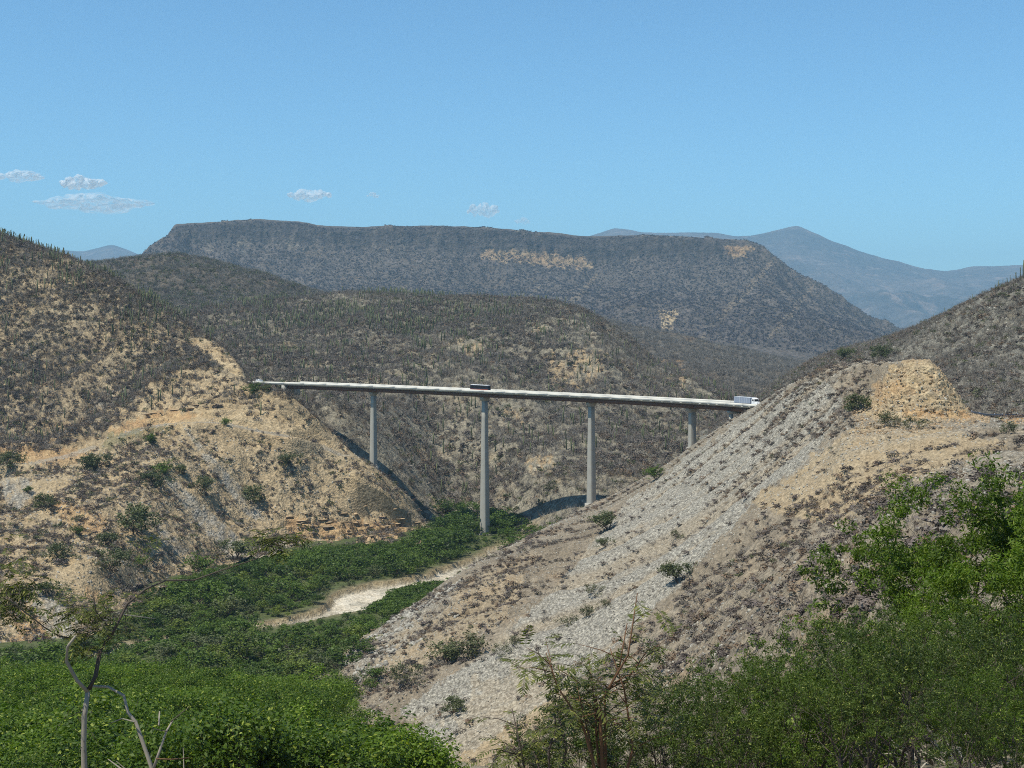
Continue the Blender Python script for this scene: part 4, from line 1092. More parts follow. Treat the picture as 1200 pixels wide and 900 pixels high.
# approach on the left: barrier and slab on the embankment, then the abutment
g = Geo(); sweep(g, cum[0], cum[1] - 0.05, [(0, 0), (0, -0.62), (DW, -0.62), (DW, 0)]); obj('approach_slab', g.mesh('approach_slab', M['asphalt']), bridge)
for k in range(2):
    u0 = cum[0] + (cum[1] - cum[0]) * k / 2; u1 = cum[0] + (cum[1] - cum[0]) * (k + 1) / 2
    g = Geo(); sweep(g, u0 + 0.03, u1 - 0.03, [(-0.02, -0.45), (0.05, 0.98), (0.27, 0.98), (0.45, 0.002)]); obj('barrier', g.mesh('barrier', M['concrete_white']), bridge)
p, d, n = on_deck(cum[1])
g = Geo(); g.box(p + n * DW / 2 - np.array([0, 0, 3.2]) - d * 0.9 - BO, (1.6, DW + 0.3, 5.1), (d, n, (0, 0, 1)))
obj('abutment', g.mesh('abutment', M['concrete']), bridge)
def octo(g, c, d, n, levels, ch=0.26):
    """Tapered shaft with cut corners; levels = (z, along, across)."""
    V = []
    for z, a, b in levels:
        a /= 2; b /= 2; k = ch * min(a, b) * 2
        for x, y in ((-a + k, -b), (a - k, -b), (a, -b + k), (a, b - k), (a - k, b), (-a + k, b), (-a, b - k), (-a, -b + k)):
            V.append(c + d * x + n * y + np.array([0, 0, z]))
    m = len(levels); i = np.arange(m - 1)[:, None] * 8; j = np.arange(8)[None]; j2 = (j + 1) % 8
    q = np.stack([i + j, i + j2, i + 8 + j2, i + 8 + j], -1).reshape(-1, 4).tolist()
    k = (m - 1) * 8
    q += [[k, k+1, k+2, k+3], [k, k+3, k+4, k+7], [k+4, k+5, k+6, k+7]]
    g.add(V, q)
for idx in (2, 3, 4, 5):
    p, d, n = on_deck(cum[idx] - {2: 3.2, 3: 3.2, 4: 3.9, 5: 4.8}[idx]); d = np.array([d[0], d[1], 0]); d /= np.linalg.norm(d)
    c = p + n * DW / 2
    zb = float(ztop(np.array([c[0]]), np.array([c[1]]))[0]) - 2.5
    zt = c[2] - 2.36
    H = zt - 1.9 - zb; c0 = np.array([c[0], c[1], 0]) - np.array([BO[0], BO[1], BO[2]])
    g = Geo(); lv = []
    for k in range(9):
        z = zt - 1.9 - H * k / 8; dep = H * k / 8
        lv.append((z, 1.7 + 0.028 * dep, 2.7 + 0.022 * dep))
    octo(g, c0, d, n, lv[::-1], 0.10); pier = obj('pier', g.mesh('pier', M['concrete']), bridge)
    g = Geo(); octo(g, c0, d, n, [(zt - 1.898, 1.75, 2.8), (zt - 1.0, 2.2, 5.4), (zt - 0.002, 2.2, 5.6)], 0.12); obj('pier_cap', g.mesh('pier_cap', M['concrete']), pier)
    g = Geo(); octo(g, c0, d, n, [(zb, 2.4 + 0.034 * H, 3.8 + 0.028 * H), (zb + 2.9, 2.4 + 0.034 * H, 3.8 + 0.028 * H)], 0.1); obj('footing', g.mesh('footing', M['concrete']), pier)
p, d, n = on_deck(cum[6]); d = np.array([d[0], d[1], 0]); d /= np.linalg.norm(d)
for o in (2.6, 7.4):
    c = p + n * o; zb = float(ztop(np.array([c[0]]), np.array([c[1]]))[0]) - 2
    g = Geo(); octo(g, np.array([c[0], c[1], 0]) - BO, d, n, [(zb, 1.5, 1.5), (c[2] - 3.36, 1.5, 1.5)]); obj('column', g.mesh('column', M['concrete']), bridge)
g = Geo(); g.box(p + n * DW / 2 - np.array([0, 0, 2.86]) - BO, (1.7, 8.6, 1.0), (d, n, (0, 0, 1))); obj('cap_beam', g.mesh('cap_beam', M['concrete']), bridge)

# ---------------------------------------------------------------- vehicles on the bridge
M['white_paint'] = simple('white_paint', (0.80, 0.80, 0.79), 0.35, 0.05, 1.0)
M['trailer_side'] = simple('trailer_panel', (0.27, 0.31, 0.38), 0.4, 0.08, 1.0)
M['dark_paint'] = simple('dark_blue_paint', (0.018, 0.02, 0.035), 0.3, 0.2, 1.0)
M['red_paint'] = simple('red_brown_paint', (0.30, 0.07, 0.04), 0.4, 0.2, 1.0)
M['glass'] = simple('tinted_glass', (0.015, 0.017, 0.02), 0.08, 0.1, 1.0)
M['rubber'] = simple('tyre_rubber', (0.02, 0.02, 0.02), 0.9, 0.2, 3.0)
M['metal'] = simple('grey_metal', (0.45, 0.46, 0.48), 0.4, 0.15, 3.0, metal=0.7)
M['rail_metal'] = simple('weathered_rail', (0.16, 0.18, 0.22), 0.5, 0.2, 2.0, metal=0.5)

def bev(name, parts, mat, parent, bevel=0.06):
    bm = bmesh.new()
    for c, s, tp in parts:
        r = bmesh.ops.create_cube(bm, size=1.0)
        for v in r['verts']:
            k = tp if v.co.z > 0 else (1, 1, 0)
            v.co = Vector((c[0] + v.co.x * s[0] * k[0] + (k[2] if v.co.z > 0 else 0), c[1] + v.co.y * s[1] * k[1], c[2] + v.co.z * s[2]))
    bmesh.ops.bevel(bm, geom=bm.edges[:], offset=bevel, segments=2, affect='EDGES', clamp_overlap=True)
    me = bpy.data.meshes.new(name); bm.to_mesh(me); bm.free(); me.materials.append(mat)
    return obj(name, me, parent)
def wheel(parent, x, y, r=0.5, w=0.3):
    g = Geo(); 
    n = 16; th = np.arange(n) / n * 2 * np.pi
    def ring(yy, rr): return np.stack([x + rr * np.cos(th), np.full(n, yy), r + rr * np.sin(th)], 1)
    V = np.concatenate([ring(y - w/2, r * .55), ring(y - w/2, r * .93), ring(y - w * .4, r), ring(y + w * .4, r), ring(y + w/2, r * .93), ring(y + w/2, r * .55)])
    i = np.arange(5)[:, None] * n; j = np.arange(n)[None]; j2 = (j + 1) % n
    g.add(V, np.stack([i + j, i + j2, i + n + j2, i + n + j], -1).reshape(-1, 4))
    t = obj('tyre', g.mesh('tyre', M['rubber']), parent)
    g = Geo()
    for yy in (y - w * .36, y + w * .36):
        V = np.concatenate([ring(yy, r * .56), [[x, yy + (0.06 if yy > y else -0.06), r]]])
        g.add(V, None, [[k, (k + 1) % n, n] for k in range(n)])
    obj('rim', g.mesh('rim', M['metal']), t)

def place_vehicle(name, s, off, label, cat):
    p, d, n = on_deck(s, off, 0.02)
    e = empty(name, tuple(p), label, cat)
    e.rotation_euler = (0, -math.asin(d[2]), math.atan2(d[1], d[0]))
    return e
P8 = (1, 1, 0)
# truck with a box trailer, heading right (local +x along the deck)
s_tr = cum[6] + (cum[7] - cum[6]) * 0.46
tk = place_vehicle('semi_truck', s_tr, 2.6, 'white semi truck with a boxy grey-sided trailer at the right end of the bridge', 'truck')
bev('trailer_body', [((-2.2, 0, 2.08), (11.0, 2.45, 2.25), P8)], M['trailer_side'], tk, 0.05)
bev('trailer_roof', [((-2.2, 0, 3.235), (11.04, 2.49, 0.055), P8)], M['white_paint'], tk, 0.02)
bev('underframe', [((-2.2, 0, 0.80), (10.6, 0.9, 0.22), P8), ((4.4, 0, 0.78), (5.0, 0.9, 0.2), P8)], M['dark_paint'], tk, 0.03)
for k in range(7): bev('side_post', [((-7.0 + 1.6 * k, -1.235, 2.05), (0.07, 0.05, 2.1), P8)], M['white_paint'], tk, 0.01)
cab = bev('cab', [((4.85, 0, 1.85), (1.9, 2.3, 2.1), (0.86, 0.94, -0.12)), ((6.45, 0, 1.25), (1.7, 2.0, 1.0), (0.8, 0.85, -0.12)), ((4.55, 0, 3.02), (1.3, 2.1, 0.34), (0.55, 0.85, -0.25))], M['white_paint'], tk, 0.1)
bev('windshield', [((5.70, 0, 2.28), (0.10, 1.85, 0.75), (1, 0.94, -0.14))], M['glass'], cab, 0.02)
for sg in (-1, 1):
    bev('side_window', [((4.95, sg * 1.125, 2.30), (0.95, 0.05, 0.62), (0.85, 1, -0.05))], M['glass'], cab, 0.015)
    bev('headlight', [((7.26, sg * 0.78, 1.05), (0.08, 0.32, 0.22), P8)], M['metal'], cab, 0.02)
    bev('fuel_tank', [((3.95, sg * 0.95, 0.75), (1.5, 0.55, 0.55), P8)], M['metal'], tk, 0.2)
    bev('mirror', [((5.55, sg * 1.34, 2.2), (0.1, 0.2, 0.55), P8)], M['dark_paint'], cab, 0.03)
bev('bumper', [((7.35, 0, 0.62), (0.18, 2.2, 0.35), P8)], M['metal'], tk, 0.04)
for x in (-6.6, -5.3, 2.2, 3.1, 6.3):
    for y in (-1.05, 1.05): wheel(tk, x, y)
# dark bus in the middle of the bridge
bs = place_vehicle('coach_bus', cum[3] - 3.4, 2.2, 'dark coach bus with a pale roof crossing the middle of the bridge', 'bus')
bev('body', [((0, 0, 1.75), (9.8, 2.45, 2.5), (0.985, 0.95, 0))], M['dark_paint'], bs, 0.14)
bev('lower_panel', [((0, 0, 0.92), (9.7, 2.52, 0.85), P8)], M['red_paint'], bs, 0.08)
bev('roof', [((-0.1, 0, 3.06), (9.4, 2.2, 0.16), (0.97, 0.9, 0))], M['white_paint'], bs, 0.05)
for sg in (-1, 1):
    for k in range(6): bev('window', [((-3.9 + 1.48 * k, sg * 1.225, 2.25), (1.3, 0.05, 0.8), P8)], M['glass'], bs, 0.02)
bev('windshield', [((4.88, 0, 2.1), (0.08, 2.1, 1.2), (1, .95, -0.05))], M['glass'], bs, 0.02)
for sg in (-1, 1): bev('headlight', [((4.93, sg * 0.85, 0.95), (0.06, 0.35, 0.2), P8)], M['metal'], bs, 0.02)
for x in (-3.2, 3.1):
    for y in (-1.05, 1.05): wheel(bs, x, y)
# white pickup at the left end
wv = place_vehicle('white_van', cum[0] + 7.0, 2.4, 'small white van at the left end of the bridge by the bushes', 'van')
bev('body', [((0, 0, 0.95), (4.6, 1.8, 0.8), P8), ((-0.5, 0, 1.62), (3.2, 1.7, 0.75), (0.8, 0.86, -0.1))], M['white_paint'], wv, 0.12)
for sg in (-1, 1): bev('window', [((-0.5, sg * 0.80, 1.64), (2.2, 0.06, 0.42), (0.85, 1, -0.05))], M['glass'], wv, 0.02)
bev('windshield', [((1.05, 0, 1.58), (0.08, 1.35, 0.5), (1, .9, -0.3))], M['glass'], wv, 0.02)
for x in (-1.45, 1.45):
    for y in (-0.8, 0.8): wheel(wv, x, y, 0.34, 0.22)

# ---------------------------------------------------------------- road behind the cutting with its guard rail
RY = 341.0
xs = np.arange((1139 - 600) / F * RY, (1420 - 600) / F * RY, 1.9)
rz = [float(ztop(np.array([x]), np.array([RY]))[0]) for x in xs]
rg = Geo(); V = []
for x in xs:
    for yy in np.linspace(RY + 1.5, RY + 11, 6): V.append((x, yy, float(ztop(np.array([x]), np.array([yy]))[0]) + 0.12))
i = np.arange(len(xs) - 1)[:, None] * 6 + np.arange(5)[None]
rg.add(V, np.stack([i, i + 6, i + 7, i + 1], -1).reshape(-1, 4))
obj('road', rg.mesh('road', M['asphalt']), kind='structure')
gr = empty('guard_rail', (float(xs[0]), RY, rz[0]), 'dark steel guard rail along the road behind the orange cutting', 'guard rail')
GO = np.array(gr.location)
for k in range(0, len(xs), 1):
    g = Geo(); g.box(np.array([xs[k], RY + 0.1, rz[k] + 0.35]) - GO, (0.16, 0.2, 1.3)); obj('post', g.mesh('post', M['rail_metal']), gr)
for k in range(0, len(xs) - 2, 2):
    g = Geo()
    prof = [(0, 0.45), (-0.08, 0.52), (0, 0.60), (-0.0, 0.66), (-0.08, 0.74), (0, 0.82)]
    V = [np.array([x, RY - 0.03 + o, z + u]) - GO for x, z in ((xs[k], rz[k]), (xs[k + 2], rz[k + 2])) for o, u in prof]
    g.add(V, [[j, j + 1, j + 7, j + 6] for j in range(5)]); obj('rail_beam', g.mesh('rail_beam', M['rail_metal']), gr)

# ---------------------------------------------------------------- trees
def plant(name, tm, loc, rz, scale, label, cat, group, cache={}):
    """A tree or bush of a trunk and a crown; the first of each kind is built, the others are copies."""
    key = tm[0].name
    if key in cache: 
        o = dup(cache[key], loc, rz, scale, label, group)
        if group is None and 'group' in o.keys(): del o['group']
        o['category'] = cat
        return o
    e = empty(name, loc, label, cat, group, rz); e.scale = (scale,) * 3 if np.isscalar(scale) else scale
    kid('trunk', tm[0], e); kid('crown', tm[1], e)
    cache[key] = e
    return e

def spread(cands, gap, cell=None):
    """Thin candidates (x, y) so that no two stand closer than gap."""
    cell = gap; G = {}; keep = []
    for k, (x, y) in enumerate(cands):
        i, j = int(x // cell), int(y // cell)
        if all((x - a) ** 2 + (y - b) ** 2 >= gap * gap for di in (-1, 0, 1) for dj in (-1, 0, 1) for a, b in G.get((i + di, j + dj), ())):
            G.setdefault((i, j), []).append((x, y)); keep.append(k)
    return keep

RT = [tree_meshes('mesquite', 200 + k, 1.0, 4, 2, 900, 0.055, 0.75, 0.16, M['tree_leaf'] and M['bark'], M['tree_leaf'], 1.5, 0.75, 0.016, 0.75) for k in range(5)]
RTl = [tree_meshes('lime_mesquite', 240 + k, 1.0, 4, 2, 800, 0.05, 0.75, 0.16, M['bark'], M['tree_leaf_lime'], 1.5, 0.7, 0.016, 0.75) for k in range(2)]
RTd = [tree_meshes('dull_mesquite', 220 + k, 1.0, 5, 2, 650, 0.05, 0.8, 0.16, M['bark'], M['tree_leaf_dull'], 1.5, 0.8, 0.014, 0.75) for k in range(2)]
px = rng.uniform(-160, 690, 9000); Y = np.sqrt(rng.uniform(330**2, 690**2, 9000)); X = (px - 600) / F * Y
zt = ztop(X, Y); zv = L_val.z(X, Y); rd = river_dist(X, Y)
pier_x = (600 + F * X / Y)
ok = (np.abs(zt - zv) < 2.5) & (rd > 3.0) & ~((pier_x > 540) & (pier_x < 592) & (Y > 540) & (Y < 618)) & (fbm(X, Y, 22, 2, 0.5, False, 33.0) > -0.42)
c = np.stack([X, Y], 1)[ok]; zc = zt[ok]; rdk = rd[ok]
kp = spread(c, 5.7)
cand = []
for k in kp:
    if visible((c[k, 0], c[k, 1], zc[k]), 6.0): cand.append((c[k, 0], c[k, 1], zc[k], rdk[k]))
BED_SEEN = ([(393, 686), (448, 684), (452, 690), (500, 672), (548, 657), (560, 650), (584, 638), (590, 646), (548, 668), (500, 690), (462, 699), (447, 714), (402, 716)], [(300, 735), (350, 722), (395, 712), (398, 718), (355, 731), (310, 739)], [(135, 752), (190, 742), (192, 749), (140, 760)])
def hides_bed(x, y, h):
    """Whether a tree of height h here would stand in front of the open stretches of the river bed."""
    b = np.array([600 + F * x / y]); qy = HY + F * 88 / y; top = h * F / y
    for t in (0.0, 0.3, 0.6, 0.9):
        for o in (-0.45, 0, 0.45):
            if any(in_poly(b + o * top, np.array([qy - t * top]), q)[0] for q in BED_SEEN): return True
    return False
cand.sort(key=lambda q: q[1])
stuffP = []; stuffS = []
for n_, (x, y, z, r_) in enumerate(cand):
    h = rng.triangular(3.0, 5.0, 10.5) * (0.75 if r_ < 6 else 1.0) * (0.85 if 400 + 88 / y * 1600 > 690 and (600 + F * x / y) > 400 else 1.0)
    h = min(h, height_room(x, y) * rng.uniform(0.85, 1.1))
    for _ in range(3):
        if hides_bed(x, y, h): h *= 0.62
    if hides_bed(x, y, h) or h < 1.3: continue
    if n_ < 300:
        tone = rng.choice(3, p=(0.64, 0.18, 0.18)) if fbm(np.array([x]), np.array([y]), 30, 2, 0.5, False, 44.0)[0] < 0.1 else rng.choice(3, p=(0.35, 0.25, 0.40))
        tm = (RT[n_ % 5], RTd[n_ % 2], RTl[n_ % 2])[tone]; tn = ('dark green', 'dull grey-green', 'light green')[tone]
        qx = 600 + F * x / y; qy = 400 + 88 / y * 1600
        where = ('around the foot of the tallest bridge pier' if qx > 520 and y > 540 else 'at the foot of the layered rock ledges' if y > 540 else
                 'on the strip between the dry river bed and the spoil slope' if river_side(x, y) > 0 and qx > 330 else
                 'on the near bank below the dry river bed' if river_side(x, y) > 0 else
                 'at the edge of the dry river bed on its far bank' if r_ < 9 else
                 'under the gravel chutes of the tan hill' if qx < 330 and y > 470 else 'in the thicket of the far river bank')
        size_w = 'tall' if h > 6.4 else 'low' if h < 5.2 else 'middling'
        lbl = '%s %s tree %s' % (size_w, tn, where)
        plant('mesquite_tree', tm, (x, y, z - 0.1), rng.uniform(0, 6.28), (h * rng.uniform(1.25, 1.6), h * rng.uniform(1.25, 1.6), h),
              lbl, 'tree', '%s %s trees %s' % (size_w, tn, where))
    else:
        stuffP.append((x, y, z)); stuffS.append((h * 1.4, h * 1.4, h))
if stuffP: scatter('far_thicket', pcoll('thicket', [t[1] for t in RT]), np.array(stuffP), np.array(stuffS), 0.05)
print('valley trees', len(cand))

# green canopy below the road on the left
NT = [tree_meshes('roadside_tree', 300 + k, 1.0, 5, 3, 13000, 0.016, 0.75, 0.12, M['bark'], M['near_leaf'], 1.7, 0.75, 0.014, 0.7) for k in range(4)]
px = rng.uniform(-260, 500, 6000); Y = np.sqrt(rng.uniform(70**2, 238**2, 6000)); X = (px - 600) / F * Y
lim = np.interp(Y, [70, 90, 130, 170, 200, 240], [470, 462, 430, 385, 350, 330])
ok = px < lim
c = np.stack([X, Y], 1)[ok]
kp = spread(c, 4.6)
cand = []
for k in kp:
    x, y = c[k]; z = float(L_near.z(np.array([x]), np.array([y]))[0])
    if visible((x, y, z), 7.0): cand.append((x, y, z))
cand.sort(key=lambda q: q[1])
def canopy_words(x, y, h):
    qx = 600 + F * x / y
    side = 'behind the two pale saplings' if qx < 230 else 'between saplings and spoil slope' if qx < 380 else 'beside the sandy slope foot'
    row = 'front' if y < 120 else 'middle' if y < 175 else 'back'
    sz = 'tall' if h > 8 else 'small' if h < 7 else 'full'
    return '%s leafy green tree in the %s canopy row %s' % (sz, row, side), 'tree', '%s canopy trees %s, %s' % (row, side, sz)
for n_, (x, y, z) in enumerate(cand[:290]):
    h = rng.uniform(6.0, 9.0)
    plant('leafy_tree', NT[n_ % 4], (x, y, z - 0.2), rng.uniform(0, 6.28), (h * rng.uniform(1.1, 1.4), h * rng.uniform(1.1, 1.4), h), *canopy_words(x, y, h))
print('canopy trees', len(cand))

# thorn trees beside the road on the right
M['thorn_leaf_dark'] = leafy('dark_olive_leaves', (0.008, 0.020, 0.003), (0.075, 0.115, 0.012), 0.25, yellow=(0.24, 0.26, 0.05), scale=0.9)  # darker olive leaf colour, so the thorn plants vary in tone
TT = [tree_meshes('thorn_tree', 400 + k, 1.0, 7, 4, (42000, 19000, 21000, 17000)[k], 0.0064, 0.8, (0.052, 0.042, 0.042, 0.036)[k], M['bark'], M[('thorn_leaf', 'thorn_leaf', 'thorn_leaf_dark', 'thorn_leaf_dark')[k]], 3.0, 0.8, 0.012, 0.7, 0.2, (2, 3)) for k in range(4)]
VARIANT = (0, 0, 1, 2, 3)
TREES_R = [
    (1160, 31, 6.3, 'tall feathery green thorn tree, highest of the roadside thorn trees', 'tree'),
    (1262, 26, 5.6, 'thorn tree leaning in at the right edge of the view', 'tree'),
    (1088, 27, 3.9, 'thorn tree just left of the tallest roadside thorn tree', 'tree'),
    (1020, 24, 2.9, 'loose thorn tree against the dark shrubs of the spoil slope', 'tree'),
    (945, 21, 2.35, 'low thorn tree between the sapling and the tall thorn trees', 'tree'),
    (1205, 18.5, 1.9, 'bushy thorn shrub under the tall thorn tree', 'shrub'),
    (1105, 18, 2.0, 'dense thorn shrub in the lower right among the thorn trees', 'shrub'),
    (880, 17.5, 2.1, 'green thorn shrub right of the slender sapling', 'shrub'),
    (1010, 16, 2.1, 'small thorn shrub at the bottom edge below the loose thorn tree', 'shrub'),
    (815, 15.5, 1.75, 'rounded thorn shrub at the foot of the slender sapling', 'shrub'),
    (930, 14, 1.8, 'low green thorn shrub at the bottom edge right of the sapling', 'shrub'),
    (1170, 14, 1.8, 'low thorn shrub in the bottom right corner', 'shrub'),
    (745, 14.5, 1.9, 'thorn shrub behind the slender sapling stem', 'shrub'),
    (1185, 11, 1.25, 'low thorn shrub in the very corner at the lower right', 'shrub'),
    (1120, 10.5, 1.0, 'small thorn shrub at the bottom edge left of the corner shrub', 'shrub'),
    (1065, 13, 1.7, 'low dense thorn shrub at the bottom edge under the dense thorn shrub', 'shrub'),
    (1120, 21, 2.2, 'broad thorn shrub between the tall thorn tree and the dense thorn shrub', 'shrub'),
    (975, 18, 2.2, 'dark thorn shrub in the middle of the lower right thicket', 'shrub'),
    (870, 13, 1.6, 'small thorn shrub at the bottom edge just right of the sapling', 'shrub'),
    (1250, 16, 1.8, 'thorn shrub cut by the lower right edge of the view', 'shrub'),
    (1005, 12, 1.4, 'very low thorn shrub in the middle of the bottom right thicket', 'shrub'),
    (665, 15, 1.7, 'small thorn shrub on the sandy foot of the slope left of the sapling', 'shrub'),
]
for k, (px_, Y_, h, lb, ct) in enumerate(TREES_R):
    p = gpt(px_, Y_)
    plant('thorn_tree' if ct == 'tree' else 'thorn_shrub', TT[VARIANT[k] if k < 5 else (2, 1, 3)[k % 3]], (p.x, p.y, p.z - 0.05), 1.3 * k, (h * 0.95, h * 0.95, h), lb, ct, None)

SC['fine'] = pcoll('fine_undergrowth', [low_leaf(160 + k, M['thorn_leaf'], 900, 0.035) for k in range(3)])
P, px, py = sample(L_near, 380, 560, 1400, 13, 42)
scatter('undergrowth', SC['fine'], P, sz3(tri(0.25, 0.5, 1.0, len(P)), tri(1.0, 1.4, 1.8, len(P))))
P, px, py = sample(L_near, 2600, -300, 2400, 15, 110)
scatter('undergrowth', SC['dry'], P, sz3(tri(0.3, 0.6, 1.2, len(P)), tri(0.8, 1.1, 1.4, len(P))))
# ---------------------------------------------------------------- saplings near the road
def frond(r, g, gl, p, d, L, pairs=9):
    """Feathery compound leaf: a drooping stalk with pairs of narrow leaflets."""
    p = np.array(p, float); d = np.array(d, float) / np.linalg.norm(d)
    pts = [p]
    for k in range(4):
        d = d + np.array([0, 0, -0.20]) + r.normal(0, 0.05, 3); d /= np.linalg.norm(d); pts.append(pts[-1] + d * L / 4)
    pts = np.array(pts); g.tube(pts, np.linspace(L * .012, L * .004, 5), 3, False)
    Q = []
    for k in range(pairs):
        f = 0.15 + 0.85 * k / (pairs - 1); i = min(int(f * 4), 3); q = pts[i] + (pts[i + 1] - pts[i]) * (f * 4 - i)
        t = pts[i + 1] - pts[i]; t /= np.linalg.norm(t)
        s = np.cross(t, [0, 0, 1]); s /= max(np.linalg.norm(s), 1e-6)
        for sg in (-1, 1):
            e = s * sg + t * 0.55 + np.array([0, 0, -0.25]) + r.normal(0, 0.15, 3); e /= np.linalg.norm(e)
            l = L * 0.36 * math.sin(math.pi * (0.15 + 0.75 * f)) * r.uniform(0.8, 1.15)
            w_ = np.cross(e, np.cross(t, e) + r.normal(0, .2, 3)); w_ = w_ / max(np.linalg.norm(w_), 1e-6) * L * 0.035
            Q.append([q, q + e * l * .5 + w_, q + e * l, q + e * l * .5 - w_])
    gl.quads(Q)

def pxpath(pts, Y, o):
    return [np.array(W(a, b, Y + (c if len(q) == 0 else 0))) - o for (a, b, c, *q) in [(*x, 0.0)[:3] for x in pts]]
Ys = 9.0
gp = gpt(99, Ys)
sap = empty('bare_sapling', tuple(gp), 'slender pale sapling with crooked bare branches in front of the green canopy', 'sapling')
o_ = np.array(gp)
r = np.random.default_rng(90)
g = Geo()
def P_(lst, dy=0.0): return [np.array(W(a, b, Ys + dy * k / max(len(lst) - 1, 1))) - o_ for k, (a, b) in enumerate(lst)]
trunk = P_([(99, 900), (98, 870), (99, 838), (103, 811)])
base = [np.array([trunk[0][0] + 0.03, 0, -0.1])]
g.tube(base + trunk, [0.022, 0.020, 0.018, 0.018, 0.016], 7)
st = obj('stem', g.mesh('stem', M['bark_pale']), sap)
def br(lst, r0, r1, mat, dy=0.2):
    g = Geo(); q = P_(lst, dy); g.tube(q, np.linspace(r0, r1, len(q)), 6); obj('branch', g.mesh('branch', M[mat]), sap); return q
br([(103, 811), (90, 797), (78, 775), (79, 758), (88, 746)], .014, .008, 'bark_pale', -0.2)
br([(104, 808), (112, 792), (117, 764), (124, 752), (131, 740)], .016, .011, 'bark', 0.1)
B2 = br([(128, 750), (138, 730), (149, 708), (171, 690), (195, 680), (227, 680), (252, 671), (300, 655), (318, 642)], .010, .003, 'bark', 0.3)
B3 = br([(111, 722), (122, 716), (150, 721), (182, 725)], .007, .003, 'bark_pale', 0.2)
br([(131, 742), (122, 728), (112, 716), (110, 700)], .007, .003, 'bark', -0.1)
B4 = br([(88, 748), (70, 746), (52, 735), (28, 716), (8, 700)], .006, .003, 'bark', -0.3)
tw = Geo()
for q in (B2, B3, B4, trunk):
    q = np.array(q)
    for k in range(11):
        f = r.uniform(0.15, 1) * (len(q) - 1); i_ = min(int(f), len(q) - 2); p_ = q[i_] + (q[i_ + 1] - q[i_]) * (f - i_)
        e_ = np.array([r.normal(0, 1), r.normal(0, .5), r.normal(0.2, .8)]); e_ /= np.linalg.norm(e_); l_ = r.uniform(.04, .16)
        tw.tube([p_, p_ + e_ * l_ * .5 + r.normal(0, .008, 3), p_ + e_ * l_ + r.normal(0, .015, 3)], [.0028, .002, .001], 3, False)
obj('twigs', tw.mesh('twigs', M['bark']), sap)
g = Geo(); gl = Geo()
def clump(px_, py_, n, L, sx=12, sy=10, dy=0.1):
    for k in range(n):
        p = np.array(W(px_ + r.normal(0, sx), py_ + r.normal(0, sy), Ys + r.normal(dy, 0.1))) - o_
        frond(r, g, gl, p, (r.normal(0, 1), r.normal(0, .6), r.uniform(-0.1, 0.6)), L * r.uniform(.7, 1.2))
clump(108, 735, 60, 0.17, 16, 14); clump(95, 715, 26, 0.16, 14, 8); clump(20, 690, 55, 0.19, 20, 16); clump(6, 720, 34, 0.18, 14, 16)
clump(318, 634, 22, 0.20, 12, 6); clump(335, 628, 14, 0.19, 8, 5); clump(165, 636, 6, 0.12, 10, 3); clump(140, 700, 8, 0.12, 14, 8); clump(185, 632, 4, 0.12, 6, 3); clump(128, 728, 16, 0.13, 12, 14)
obj('frond_stalks', g.mesh('frond_stalks', M['bark']), sap); obj('foliage', gl.mesh('foliage', M['frond']), sap)
# twin stem beside it
gp2 = gpt(179, Ys); 
sap2 = empty('forked_sapling', tuple(gp2), 'low forked pale sapling, leafless, right of the crooked sapling', 'sapling'); o_ = np.array(gp2)
def br2(lst, r0, r1, mat, nm='branch'):
    g = Geo(); q = P_(lst, 0.1); g.tube(q, np.linspace(r0, r1, len(q)), 6); obj(nm, g.mesh(nm, M[mat]), sap2)
br2([(180, 935), (178, 900), (168, 872), (159, 846), (150, 835), (145, 815), (127, 805), (106, 804)], .016, .008, 'bark_pale', 'stem')
br2([(180, 900), (187, 880), (195, 857), (202, 845)], .011, .006, 'bark_pale')
br2([(195, 857), (184, 855), (178, 853)], .004, .003, 'bark'); br2([(186, 850), (187, 834)], .006, .005, 'bark_pale')
br2([(158, 846), (143, 842), (128, 848)], .005, .002, 'bark_pale'); br2([(183, 889), (200, 890), (222, 888)], .005, .003, 'bark_red')
br2([(200, 846), (212, 836), (222, 828)], .004, .002, 'bark')

# feathery sapling in the middle of the foreground
def feathery(name, px_, Y_, tops, label, seed, nf, L, mat):
    r = np.random.default_rng(seed); p0 = gpt(px_, Y_)
    e = empty(name, tuple(p0), label, 'sapling'); o = np.array(p0)
    gb = Geo(); g = Geo(); gl = Geo()
    for (tx, ty) in tops:
        top = np.array(W(tx, ty, Y_ + r.normal(0, .35))) - o
        mid = top * 0.5 + r.normal(0, 0.12, 3) + np.array([(-top[0]) * 0.15, 0, 0.1])
        pts = [np.array([r.normal(0, .04), r.normal(0, .04), -0.1]), mid * 0.5 + r.normal(0, .03, 3), mid, (mid + top) / 2 + r.normal(0, .05, 3), top]
        gb.tube(pts, [.020, .016, .012, .008, .004], 6)
        pts = np.array(pts)
        for k in range(nf):
            f = r.uniform(0.30, 1.0) ** 0.8; i = min(int(f * 4), 3); q = pts[i] + (pts[i + 1] - pts[i]) * (f * 4 - i)
            a = r.uniform(0, 6.28); d = np.array([math.cos(a), math.sin(a), r.uniform(0.1, 0.8)])
            if f < 0.93 and r.uniform() < 0.6:
                tl = r.uniform(0.12, 0.5); q2 = q + d / np.linalg.norm(d) * tl
                gb.tube([q, (q + q2) / 2 + np.array([0, 0, .02]), q2], [.005, .004, .002], 4)
                for z_ in range(2): frond(r, g, gl, q2 - (q2 - q) * 0.25 * z_, d + r.normal(0, .7, 3), L * r.uniform(.7, 1.2))
            else: frond(r, g, gl, q, d, L * r.uniform(.7, 1.2))
    obj('stems', gb.mesh('stems', M[mat]), e); obj('frond_stalks', g.mesh('frond_stalks', M['bark']), e); obj('foliage', gl.mesh('foliage', M['frond']), e)
